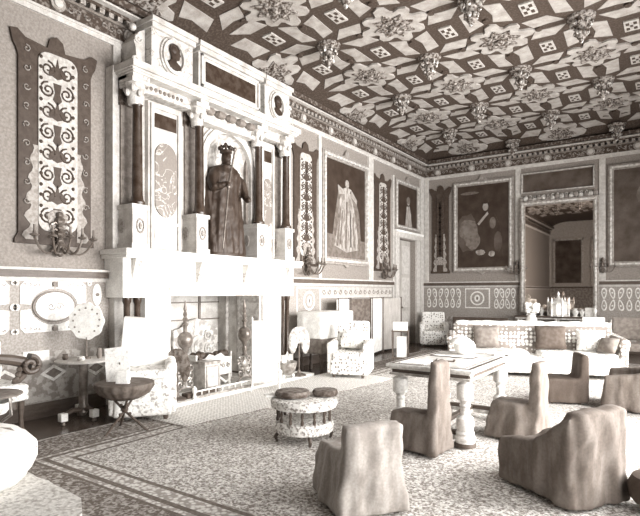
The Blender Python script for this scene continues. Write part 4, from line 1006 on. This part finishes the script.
b = MB(); b.tube([(0, 0, .02), (0, 0, .25)], .009, 'brass', 8); b.lathe([(.05, 0), (.045, .015), (.015, .03), (.01, .06)], (0, 0, 0), 'brass', 14); b.build('stem', fs_)
for k, (dx, dy, h_, r_, m, lab) in enumerate(((-.10, -.16, .07, .04, 'brass', 'small brass pot at the left of the pedestal tabletop'), (.12, -.10, .05, .05, 'feather2', 'small shallow dish at the front of the pedestal tabletop'), (.10, .14, .12, .035, 'cush', 'small tan vase at the right of the pedestal tabletop'))):
    b = MB(); b.lathe([(r_*.6, 0), (r_, h_*.4), (r_*.7, h_*.75), (r_*.85, h_), (r_*.7, h_)], (0, 0, 0), m, 14); tag(b.build('ornament', None, (-5.68+dx, 3.38+dy, .715)), lab, 'ornament', 'small ornaments on the pedestal table')

# bamboo stool table with a gathered dark cloth
bt = thing('tripod_table', 'small round table with gathered dark cloth on crossed bamboo legs', 'table', (-4.86, 3.36, Z1))
b = MB(); b.lathe([(.02, .525), (.28, .525), (.305, .515), (.30, .48), (.25, .40), (.15, .345), (.06, .33)], (0, 0, 0), 'dcloth', 72, wob=lambda a, z: 1+(.035*math.sin(18*a) if z < .5 else 0)); b.build('gathered_cloth', bt, ang=60)
for k in range(3):
    a = k*2*PI/3+.62; b = MB(); r0, r1 = .22, .24
    pts = [(-r0*math.cos(a), -r0*math.sin(a), .45), (-.02*math.cos(a), -.02*math.sin(a), .23), (r1*math.cos(a), r1*math.sin(a), 0)]
    b.tube(pts, .013, 'iron', 8)
    for q in range(6):
        t = q/5; p = (pts[0][0]+(pts[2][0]-pts[0][0])*t, pts[0][1]+(pts[2][1]-pts[0][1])*t, .45*(1-t)); b.ball(p, .018, 'iron', 7)
    b.build('leg', bt)
b = MB(); b.ball((0, 0, .23), .04, 'iron', 10); b.build('knot', bt)
cd = thing('standing_card', 'pale drawing card propped upright on the gathered-cloth table', 'picture', (-4.90, 3.32, Z1+.525), 40)
b = MB(); b.box(-.13, .12, -.006, .006, 0, .37, 'print_'); o = b.build('card', cd); o.rotation_euler = (R(-12), R(-7), 0)
b = MB(); b.tube([(0, .02, .2), (0, .16, 0)], .006, 'brass', 6); b.build('strut', cd)
b = MB(); b.prism([(-.07, 0), (.07, 0), (.055, .06), (.06, .14), (-.05, .14), (-.06, .06)], 'Y', -.03, .03, 'paper'); o = b.build('paper_holder', None, (-4.76, 3.27, Z1+.525), bevel=.006); o.rotation_euler = (0, 0, R(35)); tag(o, 'small white folded holder in front of the drawing card', 'paper')

# settee arm and little glass table at the left edge
se = thing('settee', 'carved dark settee with a scrolled arm and floral seat at the left wall', 'settee', (-5.72, 2.25, 0))
b = MB(); b.box(-.4, .25, -.9, .42, .38, .56, 'chintz'); o = b.build('seat', se); soft(o, .03, 5)
b = MB(); b.box(-.42, -.30, -.9, .40, .45, .98, 'chintz'); o = b.build('backrest', se); soft(o, .03, 5)
b = MB()
pts = [(.30, -.30, .84), (.2, -.1, .86), (.15, .1, .84), (.12, .3, .80), (.12, .43, .76)]
b.tube(pts, [.035, .04, .045, .055, .06], 'dwood', 10)
for s_ in (0, .05): b.tube([(.14+s_, p[1], p[2]) for p in spiral((.46, .73), .10, 1.5, -1, PI/2, 'X', 0, 24)], .028, 'dwood', 8)
b.tube([(.14, .42, .64), (.16, .33, .58), (.16, .28, .45), (.18, .3, .3)], [.035, .045, .04, .035], 'dwood', 8)
for k in range(5): b.ball((.17, .36-.015*k, .70-.05*k), .03, 'brass', 7)
b.build('scrolled_arm', se)
b = MB(); b.ball((0, .12, .70), .15, 'chintz', 12, 1.1, .6, 1); o = b.build('side_bolster', se)
for x in (-.35, .2):
    for y in (-.85, .36): b = MB(); b.lathe([(.025, 0), (.03, .1), (.02, .2), (.035, .38)], (x, y, 0), 'dwood', 10); b.build('leg', se)
gt = thing('glass_table', 'small round glass-topped table at the left edge over a white bowl', 'table', (-5.12, 2.15, 0))
b = MB(); b.lathe([(.24, .55), (.26, .555), (.265, .565), (.25, .575)], (0, 0, 0), 'cush', 32); b.build('tabletop', gt)
b = MB()
for k in range(3):
    a = k*2*PI/3+.3; b.tube([(.24*math.cos(a), .24*math.sin(a), .55), (.25*math.cos(a), .25*math.sin(a), .4), (.14*math.cos(a), .14*math.sin(a), .33), (.1*math.cos(a), .1*math.sin(a), .2), (.2*math.cos(a), .2*math.sin(a), 0)], .014, 'steel', 7)
b.build('legs', gt)
b = MB(); b.lathe([(.05, .36), (.13, .39), (.17, .45), (.185, .50), (.17, .50), (.13, .42), (.02, .39)], (0, 0, 0), 'white_c', 24); b.build('bowl_shelf', gt)

# white pouffe with fur rug, bottom-left corner
pf = thing('pouffe', 'big round white buttoned pouffe in the bottom left corner', 'pouffe', (-4.45, 1.56, .055))
b = MB(); b.lathe([(.50, .0), (.56, .06), (.60, .15), (.60, .25), (.52, .34), (.36, .40), (.15, .43), (.01, .42)], (0, 0, 0), 'white_c', 40, wob=lambda a, z: 1+.02*math.sin(12*a)*(z < .4)); b.build('cushion_body', pf, ang=60)
b = MB(); b.ball((0, 0, .43), .03, 'cush', 10, .5); b.build('button', pf)
for k in range(6):
    a = k*PI/3; b = MB(); b.tube([(.1*math.cos(a), .1*math.sin(a), .43), (.42*math.cos(a), .42*math.sin(a), .385), (.6*math.cos(a), .6*math.sin(a), .22)], .008, 'cush', 6); b.build('piping', pf)
b = MB()
pts = []; rr = random.Random(5)
for i in range(60):
    a = 2*PI*i/60; c_, s_ = math.cos(a), math.sin(a); k = 1/max(abs(c_)**4+abs(s_)**4, 1e-6)**.25
    pts.append((-4.2+1.12*c_*k*(1+.025*rr.random()), 1.25+.80*s_*k*(1+.03*rr.random())))
b.prism(pts, 'Z', .012, .055, 'fur')
tag(b.build('fur_rug', None), 'pale shaggy rug spread beneath the white pouffe', 'rug')

# ------------------------------------------------------------------ beyond the chimneypiece: draped table, folding screen, stand
dt = thing('draped_table', 'tall side table under a white cloth with a brown fringe, by the chimneypiece', 'table', (-5.60, 8.35, 0))
b = MB(); b.box(-.30, .28, -.58, .55, .62, 1.12, 'white_c'); o = b.build('white_cloth', dt); soft(o, .03, 3, .012, 9)
b = MB(); b.box(-.28, .26, -.56, .53, .34, .64, 'cush'); o = b.build('fringe', dt); soft(o, .03, 2, .014, 16)
for x in (-.24, .22):
    for y in (-.5, -.2, .15, .47): b = MB(); b.lathe([(.03, 0), (.03, .1), (.02, .14), (.035, .2), (.02, .28), (.03, .4)], (x, y, 0), 'dwood', 10); b.build('leg', dt)
fsn = thing('folding_screen', 'low folding screen of pale and dark panels under the dado band', 'screen', (-5.88, 10.2, 0))
for k, (y0, y1, m) in enumerate(((9.05, 9.80, 'white_c'), (9.82, 10.5, 'dcloth'), (10.52, 11.35, 'white_c'), (11.37, 12.1, 'doorp'))):
    b = MB(); zg = .08*(1 if k % 2 else -1)
    b.add([(-zg, y0-10.2, .06), (zg, y1-10.2, .06), (zg, y1-10.2, 1.33), (-zg, y0-10.2, 1.33), (-zg-.03, y0-10.2, .06), (zg-.03, y1-10.2, .06), (zg-.03, y1-10.2, 1.33), (-zg-.03, y0-10.2, 1.33)],
          [(0, 1, 2, 3), (7, 6, 5, 4), (0, 4, 5, 1), (1, 5, 6, 2), (2, 6, 7, 3), (3, 7, 4, 0)], m)
    lf = b.build('leaf', fsn, bevel=.004)
    b = MB()
    for s_ in (y0+.03, y1-.03):
        xx = -zg if s_ < (y0+y1)/2 else zg; b.tube([(xx, s_-10.2, 0), (xx, s_-10.2, 1.36)], .016, 'dwood', 7)
    b.build('stile', lf)
ws = thing('work_stand', 'small open stand with shelves beyond the sprigged armchair near the door', 'stand', (-4.46, 9.25, Z1), 25)
b = MB(); b.box(-.17, .17, -.15, .15, .70, .73, 'dwood'); b.build('top_shelf', ws, bevel=.004)
b = MB(); b.box(-.17, .17, -.15, .15, .18, .21, 'dwood'); b.build('lower_shelf', ws, bevel=.004)
for x in (-.15, .15):
    for y in (-.13, .13): b = MB(); b.lathe([(.015, 0), (.02, .1), (.012, .16), (.02, .24), (.012, .4), (.02, .55), (.016, .71)], (x, y, 0), 'dwood', 8); b.build('leg', ws)
def on_stand(dx, dy): a = R(25); return (-4.46+dx*math.cos(a)-dy*math.sin(a), 9.25+dx*math.sin(a)+dy*math.cos(a))
x, y = on_stand(0, 0); flat('linen_box', 'white cloth-covered box on top of the small stand', 'box', (x, y, Z1+.73), 25, .28, .22, .16, 'white_c')
x, y = on_stand(.04, -.05); flat('white_block', 'tall white parcel on the lower shelf of the small stand', 'box', (x, y, Z1+.21), 25, .22, .12, .40, 'paper')

# console table under the mirror with silver and porcelain
ct = thing('console_table', 'long console table under the tall mirror', 'table', (-2.47, 14.10, 0))
b = MB(); b.box(-.98, .98, -.22, .22, .84, .88, 'dwood'); b.box(-.96, .96, -.20, .22, .80, .84, 'framel'); b.build('tabletop', ct, bevel=.005)
for x in (-.9, 0, .9):
    for y in (-.16, .16): b = MB(); b.lathe([(.03, 0), (.035, .1), (.02, .2), (.04, .6), (.03, .8)], (x, y, 0), 'framel', 10); b.build('leg', ct)
b = MB(); b.box(-.92, .92, .16, .20, .1, .8, 'cush'); b.build('back_panel', ct)
ZK = .88
sv = thing('centrepiece', 'tall white tiered silver centrepiece in the middle of the console', 'ornament', (-2.42, 14.0, ZK))
b = MB(); b.lathe([(.23, 0), (.24, .03), (.21, .05), (.21, .30), (.24, .32), (.22, .35), (.12, .42), (.05, .46), (.02, .52), (.03, .56), (.01, .62)], (0, 0, 0), 'silver', 8); b.build('body', sv)
for k in range(6):
    a = k*PI/3; b = MB(); b.lathe([(.02, 0), (.015, .3), (.025, .34), (.02, .42), (.004, .48)], (.24*math.cos(a), .24*math.sin(a)*.9, .0), 'silver', 8); b.build('pinnacle', sv)
for k, (x, h_, r_, lab) in enumerate(((-3.17, .30, .05, 'white candlestick at the left end of the console'), (-3.0, .2, .07, 'white jar, leftmost pair on the console'), (-2.83, .22, .06, 'white jar just left of the silver centrepiece'), (-2.05, .20, .08, 'white jar just right of the silver centrepiece'), (-1.90, .18, .055, 'low white jar right of centre on the console'), (-1.62, .26, .05, 'white candlestick at the right end of the console'))):
    b = MB(); b.lathe([(r_, 0), (r_*.5, h_*.15), (r_*.9, h_*.4), (r_, h_*.65), (r_*.45, h_*.85), (r_*.6, h_)], (0, 0, 0), 'silver', 14); tag(b.build('jar', None, (x, 14.1, ZK)), lab, 'jar', 'white jars and candlesticks on the console')
flat('casket', 'white casket between the jars on the right half of the console', 'box', (-1.72, 14.18, ZK), 0, .24, .14, .22, 'silver')
vs = thing('vase_of_flowers', 'white vase with pale flowers behind the sofa in front of the console', 'vase', (-2.62, 12.0, .012))
b = MB(); b.lathe([(.14, 0), (.03, .03), (.025, .6), (.16, .66), (.17, .69), (.15, .70)], (0, 0, 0), 'dwood', 16); b.build('stand', vs)
b = MB(); b.lathe([(.07, .70), (.11, .78), (.12, .88), (.07, .98), (.09, 1.02), (.07, 1.02)], (0, 0, 0), 'silver', 18); b.build('vase', vs)
b = MB(); rr = random.Random(11)
for k in range(26): b.ball((.14*(rr.random()-.5)*1.6, .14*(rr.random()-.5)*1.6, 1.05+.16*rr.random()), .035+.02*rr.random(), 'white_c', 7)
o = b.build('blooms', vs); o['kind'] = 'stuff'
# dark sofa back just behind the spotted one
ds = thing('low_settee', 'low dark settee whose back shows behind the left end of the spotted sofa', 'settee', (-4.1, 12.9, 0), 5)
b = MB(); b.box(-.7, .7, -.3, .3, .1, .42, 'holld'); o = b.build('seat', ds); soft(o, .04, 4)
b = MB(); b.box(-.7, .7, .2, .34, .3, .84, 'holld'); o = b.build('backrest', ds); soft(o, .04, 4)
for x in (-.6, .6):
    for y in (-.22, .25): b = MB(); b.lathe([(.025, 0), (.03, .14)], (x, y, 0), 'dwood', 8); b.build('leg', ds)
fo = thing('footstool', 'dark round footstool cut off by the right edge', 'footstool', (-.08, 4.15, Z1))
b = MB(); b.lathe([(.16, .06), (.19, .10), (.20, .18), (.17, .24), (.05, .27)], (0, 0, 0), 'holld', 20); b.build('cushion', fo)
for k in range(3): a = k*2.1; b = MB(); b.lathe([(.02, 0), (.03, .03), (.02, .08)], (.12*math.cos(a), .12*math.sin(a), 0), 'dwood', 8); b.build('foot', fo)

# ------------------------------------------------------------------ light and camera
for i, (c, w) in enumerate(WIN):
    l = bpy.data.lights.new('daylight', 'AREA'); l.shape = 'RECTANGLE'; l.size = 3.0; l.size_y = w
    l.energy = (130, 420, 420, 110)[i]; l.color = (1, .985, .97); l.spread = R(150)
    o = bpy.data.objects.new('daylight_%d' % (i+1), l); COL.objects.link(o); o.location = (XR+.3, c, 1.95); o.rotation_euler = (0, R(90), 0)
w = bpy.data.worlds.new('sky'); S.world = w; w.use_nodes = True
bg = w.node_tree.nodes['Background']; bg.inputs[0].default_value = (1, .98, .96, 1); bg.inputs[1].default_value = 1.5
cam = bpy.data.cameras.new('camera'); cam.sensor_width = 36; cam.sensor_fit = 'HORIZONTAL'; cam.lens = 516/640*36; cam.shift_y = 33.5/640; cam.clip_start = .05
o = bpy.data.objects.new('camera', cam); COL.objects.link(o); o.location = (0, 0, 1.5); o.rotation_euler = (R(90), 0, math.atan2(356, 516)); S.camera = o
S.view_settings.view_transform = 'Standard'; S.view_settings.look = 'None'; S.view_settings.exposure = .6; S.view_settings.gamma = 1
